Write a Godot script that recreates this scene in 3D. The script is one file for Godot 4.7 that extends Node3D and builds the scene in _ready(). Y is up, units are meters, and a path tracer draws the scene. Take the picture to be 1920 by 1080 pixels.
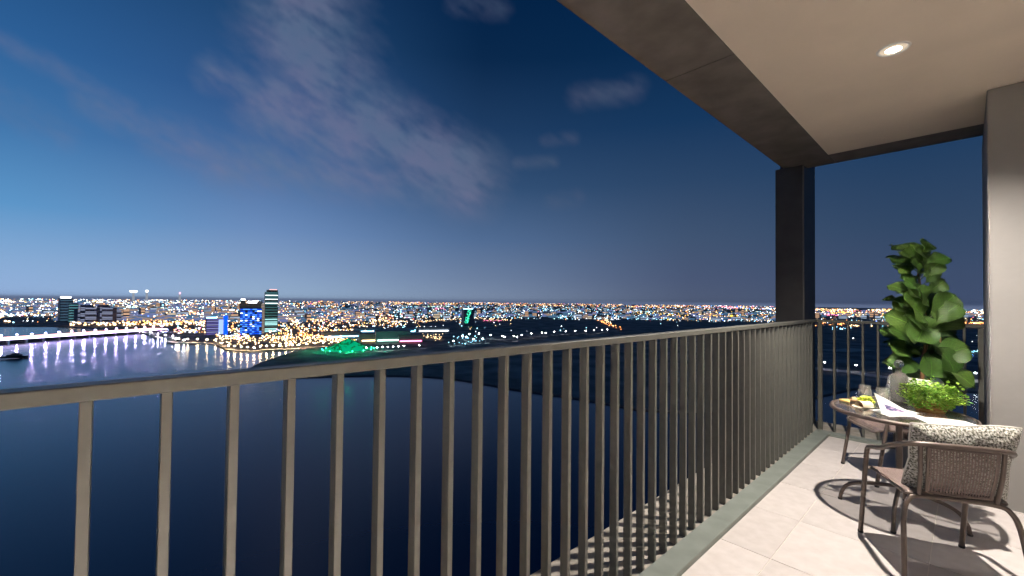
extends Node3D
# A high balcony at night over a bay and a lit city. y up, metres; +X runs along the long railing, -Z looks out over the water.

const EYE := 1.48
const F := 791.6            # focal length in pixels of a 1920 wide picture
const WATER := -130.0
const LAND := -128.0
var cam_r: Vector3
var cam_u: Vector3
var cam_f: Vector3
var rng := RandomNumberGenerator.new()
var names := {}
var M := {}

# ---------------------------------------------------------------- nodes
func numbered(called: String) -> String:
	var n: int = names.get(called, 0)
	names[called] = n + 1
	return called if n == 0 else "%s_%03d" % [called, n]

func tag(o: Node, label: String, category := "", group := "") -> Node:
	if label != "": o.set_meta("label", label)
	if category != "": o.set_meta("category", category)
	if group != "": o.set_meta("group", group)
	return o

func thing(called: String, label: String, category: String, at := Vector3.ZERO, turn := 0.0, group := "") -> Node3D:
	var o := Node3D.new()
	o.name = numbered(called)
	add_child(o)
	o.position = at
	o.rotation.y = turn
	tag(o, label, category, group)
	return o

func obj(called: String, mesh: Mesh, m: Material, parent: Node = self) -> MeshInstance3D:
	var o := MeshInstance3D.new()
	o.name = numbered(called) if parent == self else called
	o.mesh = mesh
	o.material_override = m
	parent.add_child(o, true)
	return o

func struct(called: String, mesh: Mesh, m: Material, label := "") -> MeshInstance3D:
	var o := obj(called, mesh, m)
	o.set_meta("kind", "structure")
	if label != "": o.set_meta("label", label)
	return o

func dup(src: Node3D, called: String, at: Vector3, turn: float, label := "", group := "") -> Node3D:
	var r: Node3D = src.duplicate()
	r.name = numbered(called)
	add_child(r)
	r.position = at
	r.rotation.y = turn
	if label != "": r.set_meta("label", label)
	if group != "": r.set_meta("group", group)
	return r

# ---------------------------------------------------------------- mesh building
class MB:
	var v := PackedVector3Array()
	var n := PackedVector3Array()
	var t := PackedVector2Array()
	func tri(a: Vector3, b: Vector3, c: Vector3, na: Vector3, nb: Vector3, nc: Vector3, ta := Vector2(), tb := Vector2(), tc := Vector2()) -> void:
		if (b - a).cross(c - a).dot(na + nb + nc) > 0.0:
			v.append(a); v.append(c); v.append(b); n.append(na); n.append(nc); n.append(nb); t.append(ta); t.append(tc); t.append(tb)
		else:
			v.append(a); v.append(b); v.append(c); n.append(na); n.append(nb); n.append(nc); t.append(ta); t.append(tb); t.append(tc)
	func quad(a: Vector3, b: Vector3, c: Vector3, d: Vector3, nn: Vector3) -> void:
		tri(a, b, c, nn, nn, nn, Vector2(0, 0), Vector2(1, 0), Vector2(1, 1))
		tri(a, c, d, nn, nn, nn, Vector2(0, 0), Vector2(1, 1), Vector2(0, 1))
	func box(c: Vector3, s: Vector3, b := Basis()) -> void:
		var h := s * 0.5
		var ax := [b.x, b.y, b.z]
		var hs := [h.x, h.y, h.z]
		for i in 3:
			var j := (i + 1) % 3
			var k := (i + 2) % 3
			for sg in [-1.0, 1.0]:
				var nn: Vector3 = ax[i] * sg
				var o: Vector3 = c + nn * hs[i]
				var p: Vector3 = ax[j] * hs[j]
				var q: Vector3 = ax[k] * hs[k]
				quad(o - p - q, o + p - q, o + p + q, o - p + q, nn.normalized())
	func bevel(c: Vector3, s: Vector3, r: float, b := Basis()) -> void:   # a box with chamfered edges
		var h := s * 0.5
		var ax := [b.x, b.y, b.z]
		var hs := [h.x, h.y, h.z]
		for i in 3:
			var j := (i + 1) % 3
			var k := (i + 2) % 3
			for sg in [-1.0, 1.0]:
				var o: Vector3 = c + ax[i] * sg * hs[i]
				var p: Vector3 = ax[j] * (hs[j] - r)
				var q: Vector3 = ax[k] * (hs[k] - r)
				quad(o - p - q, o + p - q, o + p + q, o - p + q, ax[i] * sg)
			for sj in [-1.0, 1.0]:
				for sk in [-1.0, 1.0]:
					var l: Vector3 = ax[i] * (hs[i] - r)
					var a: Vector3 = c + ax[j] * sj * hs[j] + ax[k] * sk * (hs[k] - r)
					var d: Vector3 = c + ax[j] * sj * (hs[j] - r) + ax[k] * sk * hs[k]
					quad(a - l, a + l, d + l, d - l, (ax[j] * sj + ax[k] * sk).normalized())
		for sx in [-1.0, 1.0]:
			for sy in [-1.0, 1.0]:
				for sz in [-1.0, 1.0]:
					var x: Vector3 = ax[0] * sx
					var y: Vector3 = ax[1] * sy
					var z: Vector3 = ax[2] * sz
					var nn := (x + y + z).normalized()
					tri(c + x * h.x + y * (h.y - r) + z * (h.z - r), c + x * (h.x - r) + y * h.y + z * (h.z - r), c + x * (h.x - r) + y * (h.y - r) + z * h.z, nn, nn, nn)
	func tube(path: PackedVector3Array, r: float, sides := 10, closed := false, caps := true, r_end := -1.0) -> void:
		var m := path.size()
		var up := Vector3.UP
		var rings := []
		var nrm := []
		var last := Vector3.ZERO
		var total := m + 1 if closed else m
		for i in total:
			var p := path[i % m]
			var d: Vector3
			if closed: d = path[(i + 1) % m] - path[(i - 1 + m) % m]
			else: d = path[mini(i + 1, m - 1)] - path[maxi(i - 1, 0)]
			d = d.normalized()
			if i == 0:
				var ref := Vector3.UP if absf(d.y) < 0.9 else Vector3.RIGHT
				last = (ref - d * ref.dot(d)).normalized()
			else:
				last = (last - d * last.dot(d)).normalized()
			var w := d.cross(last)
			var rr := r if r_end < 0.0 else lerpf(r, r_end, float(i) / maxf(1.0, m - 1))
			var ring := PackedVector3Array()
			var nn := PackedVector3Array()
			for s in sides:
				var a := TAU * s / sides
				var q := last * cos(a) + w * sin(a)
				ring.append(p + q * rr); nn.append(q)
			rings.append(ring); nrm.append(nn)
		for i in total - 1:
			for s in sides:
				var e := (s + 1) % sides
				tri(rings[i][s], rings[i + 1][s], rings[i + 1][e], nrm[i][s], nrm[i + 1][s], nrm[i + 1][e])
				tri(rings[i][s], rings[i + 1][e], rings[i][e], nrm[i][s], nrm[i + 1][e], nrm[i][e])
		if caps and not closed:
			for k in [0, m - 1]:
				var d := (path[0] - path[1]).normalized() if k == 0 else (path[m - 1] - path[m - 2]).normalized()
				for s in range(1, sides - 1):
					tri(rings[k][0], rings[k][s], rings[k][s + 1], d, d, d)
	func lathe(prof: PackedVector2Array, c := Vector3.ZERO, sides := 32, hard := 0.5) -> void:   # (radius, height) pairs, outside to the right when going up
		for i in prof.size() - 1:
			var a := prof[i]
			var b := prof[i + 1]
			var d := (b - a).normalized()
			var nf := Vector2(d.y, -d.x)
			var n0 := nf
			var n1 := nf
			if i > 0:
				var e := (a - prof[i - 1]).normalized()
				var ne := Vector2(e.y, -e.x)
				if ne.dot(nf) > hard: n0 = (ne + nf).normalized()
			if i < prof.size() - 2:
				var e := (prof[i + 2] - b).normalized()
				var ne := Vector2(e.y, -e.x)
				if ne.dot(nf) > hard: n1 = (ne + nf).normalized()
			for s in sides:
				var p := TAU * s / sides
				var q := TAU * (s + 1) / sides
				var dp := Vector3(cos(p), 0, sin(p))
				var dq := Vector3(cos(q), 0, sin(q))
				var A := c + dp * a.x + Vector3.UP * a.y
				var B := c + dq * a.x + Vector3.UP * a.y
				var C := c + dq * b.x + Vector3.UP * b.y
				var D := c + dp * b.x + Vector3.UP * b.y
				var nA := dp * n0.x + Vector3.UP * n0.y
				var nB := dq * n0.x + Vector3.UP * n0.y
				var nC := dq * n1.x + Vector3.UP * n1.y
				var nD := dp * n1.x + Vector3.UP * n1.y
				if a.x > 1e-6: tri(A, B, C, nA, nB, nC)
				if b.x > 1e-6: tri(A, C, D, nA, nC, nD)
	func ball(c: Vector3, r: Vector3, sides := 12, rows := 8) -> void:
		for i in rows:
			for s in sides:
				var q := []
				for k in [[i, s], [i, s + 1], [i + 1, s + 1], [i + 1, s]]:
					var a: float = PI * k[0] / rows
					var b: float = TAU * k[1] / sides
					q.append(Vector3(sin(a) * cos(b), cos(a), sin(a) * sin(b)))
				tri(c + q[0] * r, c + q[1] * r, c + q[2] * r, (q[0] / r).normalized(), (q[1] / r).normalized(), (q[2] / r).normalized())
				tri(c + q[0] * r, c + q[2] * r, c + q[3] * r, (q[0] / r).normalized(), (q[2] / r).normalized(), (q[3] / r).normalized())
	func grid(nu: int, nv: int, f: Callable) -> void:      # a smooth sheet f(u, v) with both at 0..1
		var p := []
		for i in nu + 1:
			var row := PackedVector3Array()
			for j in nv + 1: row.append(f.call(float(i) / nu, float(j) / nv))
			p.append(row)
		var nn := []
		for i in nu + 1:
			var row := PackedVector3Array()
			for j in nv + 1:
				var du: Vector3 = p[mini(i + 1, nu)][j] - p[maxi(i - 1, 0)][j]
				var dv: Vector3 = p[i][mini(j + 1, nv)] - p[i][maxi(j - 1, 0)]
				var q := du.cross(dv)
				row.append(q.normalized() if q.length() > 1e-12 else Vector3.UP)
			nn.append(row)
		for i in nu:
			for j in nv:
				var t00 := Vector2(float(i) / nu, float(j) / nv)
				var t11 := Vector2(float(i + 1) / nu, float(j + 1) / nv)
				var t10 := Vector2(t11.x, t00.y)
				var t01 := Vector2(t00.x, t11.y)
				tri(p[i][j], p[i + 1][j], p[i + 1][j + 1], nn[i][j], nn[i + 1][j], nn[i + 1][j + 1], t00, t10, t11)
				tri(p[i][j], p[i + 1][j + 1], p[i][j + 1], nn[i][j], nn[i + 1][j + 1], nn[i][j + 1], t00, t11, t01)
	func done() -> ArrayMesh:
		var arr := []
		arr.resize(Mesh.ARRAY_MAX)
		arr[Mesh.ARRAY_VERTEX] = v
		arr[Mesh.ARRAY_NORMAL] = n
		arr[Mesh.ARRAY_TEX_UV] = t
		var m := ArrayMesh.new()
		m.add_surface_from_arrays(Mesh.PRIMITIVE_TRIANGLES, arr)
		return m

func spline(pts: Array, per := 6) -> PackedVector3Array:    # a smooth path through the points
	var out := PackedVector3Array()
	for i in pts.size() - 1:
		var a: Vector3 = pts[maxi(i - 1, 0)]
		var b: Vector3 = pts[i]
		var c: Vector3 = pts[i + 1]
		var d: Vector3 = pts[mini(i + 2, pts.size() - 1)]
		for k in per: out.append(b.cubic_interpolate(c, a, d, float(k) / per))
	out.append(pts[-1])
	return out

func box_mesh(c: Vector3, s: Vector3, r := 0.0) -> ArrayMesh:
	var b := MB.new()
	if r > 0.0: b.bevel(c, s, r)
	else: b.box(c, s)
	return b.done()

func span(lo: Vector3, hi: Vector3, r := 0.0) -> ArrayMesh:
	return box_mesh((lo + hi) * 0.5, hi - lo, r)

# ---------------------------------------------------------------- materials
func lin(r: float, g: float, b: float) -> Color:
	return Color(r, g, b).linear_to_srgb()

func mat(c: Color, rough := 0.7, metal := 0.0, spec := 0.5) -> StandardMaterial3D:
	var m := StandardMaterial3D.new()
	m.albedo_color = c
	m.roughness = rough
	m.metallic = metal
	m.metallic_specular = spec
	return m

func glow(r: float, g: float, b: float, e: float) -> StandardMaterial3D:
	var m := mat(Color(0.02, 0.02, 0.02), 0.6)
	m.emission_enabled = true
	m.emission = lin(r, g, b)
	m.emission_energy_multiplier = e
	return m

func noise_tex(size: int, freq: float, oct: int, sd: int, lo: Color, hi: Color, kind := FastNoiseLite.TYPE_SIMPLEX_SMOOTH) -> NoiseTexture2D:
	var n := FastNoiseLite.new()
	n.noise_type = kind
	n.seed = sd
	n.frequency = freq
	n.fractal_octaves = oct
	var t := NoiseTexture2D.new()
	t.width = size
	t.height = size
	t.seamless = true
	t.noise = n
	var g := Gradient.new()
	g.set_color(0, lo)
	g.set_color(1, hi)
	t.color_ramp = g
	return t

func wear(m: StandardMaterial3D, t: Texture2D, scale: float, world := true) -> StandardMaterial3D:   # a tone texture laid in world or object axes
	m.albedo_texture = t
	m.uv1_triplanar = true
	m.uv1_world_triplanar = world
	m.uv1_scale = Vector3.ONE * scale
	return m

func relief(m: StandardMaterial3D, t: Texture2D, cm: float) -> StandardMaterial3D:
	m.heightmap_enabled = true
	m.heightmap_texture = t
	m.heightmap_scale = cm
	return m

# ---------------------------------------------------------------- where a line of sight meets the ground
func sight(x: float, y: float) -> Vector3:
	return cam_r * ((x - 960.0) / F) - cam_u * ((y - 548.4) / F) + cam_f

func on_ground(x: float, y: float, h := LAND) -> Vector3:
	var d := sight(x, y)
	return Vector3(0, EYE, 0) + d * ((h - EYE) / d.y)

func polar(az: float, dist: float, h := LAND) -> Vector3:
	return Vector3(cos(deg_to_rad(az)) * dist, h, -sin(deg_to_rad(az)) * dist)

# ---------------------------------------------------------------- sky
func make_sky() -> ImageTexture:
	var az := [-200.0, -160.0, -125.0, -97.7, -78.4, -51.5, -24.0, -4.0, 160.0]
	var col := [4, 2, 0, 0, 1, 2, 3, 4, 4]
	var el := [0.0, 3.0, 8.0, 15.0, 22.0, 30.0, 40.0, 90.0]
	var tab := [
		[Color8(150, 180, 222), Color8(136, 172, 214), Color8(93, 150, 201), Color8(63, 116, 170), Color8(45, 95, 150), Color8(30, 75, 125), Color8(18, 52, 95), Color8(0, 25, 60)],
		[Color8(152, 178, 208), Color8(136, 163, 200), Color8(108, 141, 188), Color8(72, 109, 160), Color8(48, 86, 138), Color8(34, 72, 116), Color8(15, 45, 85), Color8(0, 22, 52)],
		[Color8(125, 142, 170), Color8(108, 128, 160), Color8(82, 109, 148), Color8(50, 80, 118), Color8(30, 60, 98), Color8(10, 40, 75), Color8(0, 30, 66), Color8(0, 20, 48)],
		[Color8(82, 94, 120), Color8(74, 88, 118), Color8(64, 84, 114), Color8(44, 70, 104), Color8(22, 55, 93), Color8(8, 42, 78), Color8(0, 30, 64), Color8(0, 18, 46)],
		[Color8(66, 80, 110), Color8(62, 78, 108), Color8(50, 72, 102), Color8(34, 62, 96), Color8(18, 50, 88), Color8(6, 38, 72), Color8(0, 28, 60), Color8(0, 18, 46)]]
	var lut := []
	for r in tab:
		var q := []
		for c in r:
			var l: Color = c.srgb_to_linear()
			q.append(Vector3(l.r, l.g, l.b))
		lut.append(q)
	# wisps: start, end, width, strength, in degrees-like picture units
	var wisps := [[560, 20, 600, 170, 95, 1.0], [530, 195, 690, 260, 80, 0.9], [690, 225, 880, 335, 62, 1.0], [395, 135, 520, 190, 34, 0.6], [500, 200, 640, 270, 60, 0.8],
		[420, 305, 870, 345, 48, 0.72], [0, 75, 240, 205, 22, 0.4], [150, 190, 330, 270, 28, 0.5], [300, 255, 480, 320, 42, 0.55], [0, 190, 120, 250, 40, 0.3], [640, 120, 760, 240, 45, 0.45],
		[1085, 182, 1190, 166, 24, 0.55], [1025, 262, 1075, 258, 14, 0.45], [970, 307, 1035, 304, 13, 0.5], [1035, 378, 1080, 370, 20, 0.35], [860, 0, 930, 10, 30, 0.4], [-250, 160, -60, 120, 50, 0.5], [700, -260, 900, -160, 90, 0.6]]
	var n1 := FastNoiseLite.new()
	n1.seed = 11
	n1.frequency = 0.011
	n1.fractal_octaves = 5
	n1.fractal_gain = 0.55
	var w := 2048
	var h := 1024
	var data := PackedFloat32Array()
	data.resize(w * h * 3)
	var below := Vector3(0.13, 0.175, 0.29)
	for j in h:
		var e := 90.0 - (j + 0.5) / h * 180.0
		if e <= 0.0:
			for i in w:
				var k := (j * w + i) * 3
				data[k] = below.x; data[k + 1] = below.y; data[k + 2] = below.z
			continue
		var ei := 0
		while ei < el.size() - 2 and e > el[ei + 1]: ei += 1
		var et := clampf((e - el[ei]) / (el[ei + 1] - el[ei]), 0, 1)
		var rows := []
		for q in lut: rows.append(q[ei].lerp(q[ei + 1], et))
		var ce := cos(deg_to_rad(e))
		var se := sin(deg_to_rad(e))
		for i in w:
			# Godot: the first column of a panorama looks along -Z, and u grows to the right (towards +X)
			var th := (i + 0.5) / w * TAU
			var d := Vector3(sin(th) * ce, se, -cos(th) * ce)
			var a := rad_to_deg(atan2(d.z, d.x))      # 0 along +X, -90 along -Z
			if a > 160.0: a -= 360.0
			var ai := 0
			while ai < az.size() - 2 and a > az[ai + 1]: ai += 1
			var t: float = smoothstep(0.0, 1.0, (a - az[ai]) / (az[ai + 1] - az[ai])) * 0.35 + 0.65 * (a - az[ai]) / (az[ai + 1] - az[ai])
			var c: Vector3 = rows[col[ai]].lerp(rows[col[ai + 1]], t)
			var z := d.dot(cam_f)
			if z > 0.15:
				var x := 960.0 + F * d.dot(cam_r) / z
				var y := 548.4 - F * d.dot(cam_u) / z
				if x > -500 and x < 1400 and y > -500 and y < 480:
					var den := 0.0
					var p := Vector2(x, y)
					for s in wisps:
						var p0 := Vector2(s[0], s[1])
						var p1 := Vector2(s[2], s[3])
						var l := p1 - p0
						var u := clampf((p - p0).dot(l) / l.length_squared(), 0, 1)
						var q: float = p.distance_squared_to(p0 + l * u) / (s[4] * s[4])
						if q < 4.0: den = maxf(den, s[5] * exp(-q * 0.9))
					if den > 0.02:
						var dx := x * 0.82 + y * 0.57
						var dy := -x * 0.57 + y * 0.82
						var nz := n1.get_noise_2d(dx * 0.55, dy * 1.7) * 0.6 + n1.get_noise_2d(dx * 1.6 + 400.0, dy * 4.6) * 0.4
						den = clampf(den * (1.08 + 1.25 * nz) - 0.1, 0, 1)
						var hue := Vector3(0.160, 0.165, 0.262).lerp(Vector3(0.115, 0.160, 0.25), clampf(0.5 + n1.get_noise_2d(x * 0.6, y * 0.6 + 900.0), 0, 1))
						c = c.lerp(c * 0.3 + hue * lerpf(0.85, 0.55, smoothstep(840.0, 1040.0, x)), den * 0.8)
			var k := (j * w + i) * 3
			data[k] = c.x; data[k + 1] = c.y; data[k + 2] = c.z
	return ImageTexture.create_from_image(Image.create_from_data(w, h, false, Image.FORMAT_RGBF, data.to_byte_array()))

# ================================================================ the scene
func _ready() -> void:
	rng.seed = 20240
	# camera
	var yaw := deg_to_rad(47.2)
	var pitch := deg_to_rad(1.1)
	var f0 := Vector3(cos(yaw), 0, -sin(yaw))
	var r0 := Vector3(sin(yaw), 0, cos(yaw))
	cam_f = f0 * cos(pitch) + Vector3.UP * sin(pitch)
	var u0 := r0.cross(cam_f)
	cam_r = r0 * cos(0.011) + u0 * sin(0.011)
	cam_u = cam_r.cross(cam_f)
	var cam := Camera3D.new()
	cam.name = "camera"
	cam.projection = Camera3D.PROJECTION_FRUSTUM
	cam.near = 0.05
	cam.far = 90000.0
	cam.size = 2.0 * 540.0 / F * 0.05
	cam.frustum_offset = Vector2(0, 8.4 / F * 0.05)
	cam.transform = Transform3D(Basis(cam_r, cam_u, -cam_f), Vector3(0, EYE, 0))
	add_child(cam)
	cam.current = true
	# sky and air
	var sky_mat := PanoramaSkyMaterial.new()
	sky_mat.panorama = make_sky()
	var sky := Sky.new()
	sky.sky_material = sky_mat
	var env := Environment.new()
	env.background_mode = Environment.BG_SKY
	env.sky = sky
	env.tonemap_mode = Environment.TONE_MAPPER_LINEAR
	env.tonemap_exposure = 1.0
	env.sdfgi_enabled = true
	env.ssao_enabled = true
	env.ssil_enabled = true
	if HAZE > 0.0:
		env.fog_enabled = true
		env.fog_density = HAZE
		env.fog_light_color = Color(0.86, 0.92, 1.0)
	var we := WorldEnvironment.new()
	we.name = "world"
	we.environment = env
	add_child(we)
	# the lit ceiling lamp over the table, and an added one out of view that bounces fill onto the ceiling
	for q in [[Vector3(3.557, 3.06, -0.31), 67.0, LAMP], [Vector3(-0.2, 3.06, 0.6), 33.0, LAMP * 5.2]]:
		var lamp := SpotLight3D.new()
		lamp.name = "downlight_lamp" if q[1] > 50.0 else "downlight_lamp_001"
		lamp.position = q[0]
		lamp.rotation.x = -PI / 2
		lamp.spot_angle = q[1]
		lamp.spot_angle_attenuation = 0.85
		lamp.spot_range = 40.0
		lamp.spot_attenuation = 2.0
		lamp.light_color = lin(1.0, 0.91, 0.82)
		lamp.light_energy = q[2]
		lamp.light_size = 0.03
		lamp.shadow_enabled = true
		add_child(lamp)

	make_materials()
	balcony()
	railings()
	land_and_water()
	landmarks()
	bridge()
	city()
	furniture()
	table_things()
	plants()

const HAZE := 0.000004
const LAMP := 19.5

func make_materials() -> void:
	var soft := noise_tex(512, 0.006, 5, 3, Color(0.86, 0.86, 0.86), Color(1, 1, 1))
	var fine := noise_tex(512, 0.05, 4, 5, Color(0.0, 0.0, 0.0), Color(1, 1, 1))
	var stain := noise_tex(512, 0.009, 6, 8, Color(0.72, 0.72, 0.7), Color(1, 1, 1))
	M.fine = fine
	M.soft = soft
	M.ceiling = relief(wear(mat(lin(0.92, 0.79, 0.64), 0.7), noise_tex(512, 0.006, 5, 13, Color(0.955, 0.955, 0.955), Color(1, 1, 1)), 0.4), fine, 0.05)
	M.soffit = wear(mat(lin(0.17, 0.15, 0.135), 0.55), stain, 0.55)
	M.wall = relief(wear(mat(lin(0.24, 0.23, 0.218), 0.8), noise_tex(512, 0.006, 5, 14, Color(0.93, 0.93, 0.93), Color(1, 1, 1)), 0.5), fine, 0.06)
	M.house = relief(wear(mat(lin(0.84, 0.80, 0.74), 0.8), soft, 0.5), fine, 0.06)
	M.trim = mat(lin(0.62, 0.59, 0.55), 0.6)
	M.column = wear(mat(lin(0.035, 0.032, 0.03), 0.5), stain, 0.8)
	M.kerb = wear(mat(lin(0.20, 0.225, 0.20), 0.5), soft, 1.2)
	M.slab = relief(wear(mat(lin(0.42, 0.38, 0.33), 0.85), stain, 0.9), fine, 0.08)
	M.grout = mat(lin(0.66, 0.62, 0.56), 0.9)
	M.tiles = []
	for k in 4:
		var m := mat(lin(0.56, 0.52, 0.50) * (0.97 + 0.015 * k), 0.42, 0.0, 0.45)
		M.tiles.append(wear(m, noise_tex(512, 0.02, 5, 20 + k, Color(0.93, 0.925, 0.92), Color(1, 1, 1)), 0.9))
	M.rail = wear(mat(lin(0.106, 0.106, 0.091), 0.42, 0.0, 0.5), noise_tex(512, 0.02, 4, 31, Color(0.9, 0.9, 0.9), Color(1, 1, 1)), 1.5)
	M.frame = mat(lin(0.105, 0.08, 0.068), 0.38, 0.25)
	M.sling = mat(lin(0.17, 0.125, 0.112), 0.75)
	M.black = mat(lin(0.02, 0.02, 0.02), 0.5)

func balcony() -> void:
	# floor: a grout bed with tiles set on it
	var fl := struct("floor", span(Vector3(-4.0, -0.25, -1.068), Vector3(6.3, -0.004, 1.3)), M.grout, "pale stone tiled balcony floor")
	var tile := 0.627
	var variants := []
	var x_lines := [5.853]
	var x := 2.795 + tile * 4
	while x > -4.0:
		x_lines.append(x)
		x -= tile
	var z_lines := [-1.068, -0.787, -0.16, 0.467, 1.094, 1.3]
	for i in x_lines.size() - 1:
		for j in z_lines.size() - 1:
			var x1: float = x_lines[i] - 0.002
			var x0: float = x_lines[i + 1] + 0.002
			if x0 > 4.73 and z_lines[j] > 0.1: continue
			var a := Vector3(x0, -0.012, z_lines[j] + 0.002)
			var b := Vector3(x1, 0.0 + rng.randf_range(-0.0003, 0.0003), z_lines[j + 1] - 0.002)
			obj("tile", span(a, b, 0.0012), M.tiles[rng.randi() % 4], fl)
	# outer slab edge beyond the balusters and the painted kerb plate
	struct("slab_edge", span(Vector3(-4.0, -0.25, -1.60), Vector3(6.45, 0.012, -1.199)), M.slab, "bare concrete slab edge outside the balusters")
	struct("slab_edge_end", span(Vector3(5.972, -0.25, -1.198), Vector3(6.45, 0.012, 0.35)), M.slab, "bare concrete slab edge outside the end railing")
	struct("kerb", span(Vector3(-4.0, -0.02, -1.202), Vector3(5.97, 0.03, -1.068), 0.003), M.kerb, "grey green painted kerb along the long railing")
	struct("kerb_end", span(Vector3(5.853, -0.02, -1.067), Vector3(5.974, 0.029, 0.106), 0.003), M.kerb, "grey green painted kerb under the end railing")
	# ceiling and the dark soffit panels round its edge
	struct("ceiling", span(Vector3(-4.0, 3.1, -1.02), Vector3(5.6, 3.5, 1.3)), M.ceiling, "warm white plastered balcony ceiling")
	var beam := thing("edge_beam", "dark grey edge beam of flat panels round the balcony ceiling", "beam")
	for s in [[-4.0, -3.31], [-3.3, -0.21], [-0.2, 2.895], [2.905, 6.0]]:
		obj("soffit_panel", span(Vector3(s[0], 3.103, -1.5), Vector3(s[1], 3.52, -1.024), 0.002), M.soffit, beam)
	obj("soffit_panel", span(Vector3(5.604, 3.102, -1.02), Vector3(5.996, 3.51, 1.3), 0.002), M.soffit, beam)
	var col := thing("column", "dark square column outside the corner of the railing", "column", Vector3(6.07, 0, -1.435))
	obj("shaft", span(Vector3(-0.27, 0.012, -0.145), Vector3(0.27, 3.10, 0.145), 0.004), M.column, col)
	obj("shaft_cap", span(Vector3(-0.07, 3.1, -0.145), Vector3(0.27, 3.5, 0.145)), M.column, col)
	obj("corner_trim", span(Vector3(-0.276, 0.012, 0.135), Vector3(-0.262, 3.1, 0.15), 0.002), mat(lin(0.11, 0.1, 0.085), 0.4, 0.3), col)
	# the wall at the right and the house wall behind
	var w := thing("end_wall", "grey rendered wall closing the right end of the balcony", "wall")
	obj("render_face", span(Vector3(4.73, 0, 0.107), Vector3(6.45, 3.098, 1.3), 0.006), M.wall, w)
	obj("skirting_bead", span(Vector3(4.722, 0.001, 0.10), Vector3(4.7295, 0.012, 1.3)), M.trim, w)
	var hw := thing("house_wall", "pale rendered house wall behind the balcony", "wall")
	obj("render_face", span(Vector3(-4.0, -0.2, 1.3), Vector3(6.45, 3.5, 1.55)), M.house, hw)
	var sw := thing("side_wall", "pale rendered wall closing the near end of the balcony", "wall")
	obj("render_face", span(Vector3(-4.2, -0.2, -1.02), Vector3(-4.0, 3.5, 1.3)), M.house, sw)
	# the downlight
	var dl := thing("ceiling_downlight", "small round glowing downlight set in the ceiling over the table", "ceiling light", Vector3(3.557, 3.1, -0.31))
	var b := MB.new()
	b.lathe(PackedVector2Array([Vector2(0.066, -0.001), Vector2(0.07, -0.007), Vector2(0.08, -0.007), Vector2(0.085, 0.0)]), Vector3.ZERO, 32)
	obj("trim_ring", b.done(), mat(lin(0.8, 0.78, 0.74), 0.4), dl)
	b = MB.new()
	b.lathe(PackedVector2Array([Vector2(0.0, -0.013), Vector2(0.03, -0.011), Vector2(0.04, -0.006)]), Vector3.ZERO, 24)
	obj("lamp_lens", b.done(), glow(1.0, 0.88, 0.72, 20.0), dl)
	b = MB.new()
	b.lathe(PackedVector2Array([Vector2(0.0402, -0.0062), Vector2(0.055, -0.004), Vector2(0.0655, -0.001)]), Vector3.ZERO, 32)
	obj("reflector_glow", b.done(), glow(1.0, 0.80, 0.58, 0.75), dl)
	dup(dl, "ceiling_downlight", Vector3(-0.2, 3.1, 0.6), 0.0, "added downlight out of view over the empty floor, bouncing fill onto the ceiling")  # unseen fitting, added along with the fill lamp below it

func railings() -> void:
	var lr := thing("long_railing", "long grey metal railing of flat vertical bars above the water", "railing")
	obj("top_rail", span(Vector3(-4.0, 1.268, -1.255), Vector3(6.03, 1.30, -1.2), 0.003), M.rail, lr)
	var bar := box_mesh(Vector3(0, 0.6405, 0), Vector3(0.02, 1.255, 0.042), 0.0015)
	for k in range(-20, 47):
		var o := obj("baluster", bar, M.rail, lr)
		o.position = Vector3(-0.047 + 0.127 * k, 0, -1.227)
	var er := thing("end_railing", "short grey metal railing of flat bars behind the plant", "railing")
	obj("top_rail", span(Vector3(5.975, 1.267, -1.198), Vector3(6.03, 1.299, 0.105), 0.003), M.rail, er)
	obj("corner_post", span(Vector3(5.98, 0.013, -1.197), Vector3(6.025, 1.266, -1.155), 0.003), M.rail, er)
	var bar2 := box_mesh(Vector3(0, 0.64, 0), Vector3(0.042, 1.254, 0.02), 0.0015)
	for k in 9:
		var o := obj("baluster", bar2, M.rail, er)
		o.position = Vector3(6.002, 0, -1.042 + 0.127 * k)
	obj("end_post", span(Vector3(5.98, 0.013, 0.062), Vector3(6.025, 1.266, 0.1), 0.003), M.rail, er)

# ---------------------------------------------------------------- land and water
func sheet(pts: PackedVector2Array, y: float) -> ArrayMesh:   # flat polygon in XZ
	var b := MB.new()
	var idx := Geometry2D.triangulate_polygon(pts)
	for i in range(0, idx.size(), 3):
		b.tri(Vector3(pts[idx[i]].x, y, pts[idx[i]].y), Vector3(pts[idx[i + 1]].x, y, pts[idx[i + 1]].y), Vector3(pts[idx[i + 2]].x, y, pts[idx[i + 2]].y), Vector3.UP, Vector3.UP, Vector3.UP)
	return b.done()

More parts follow.
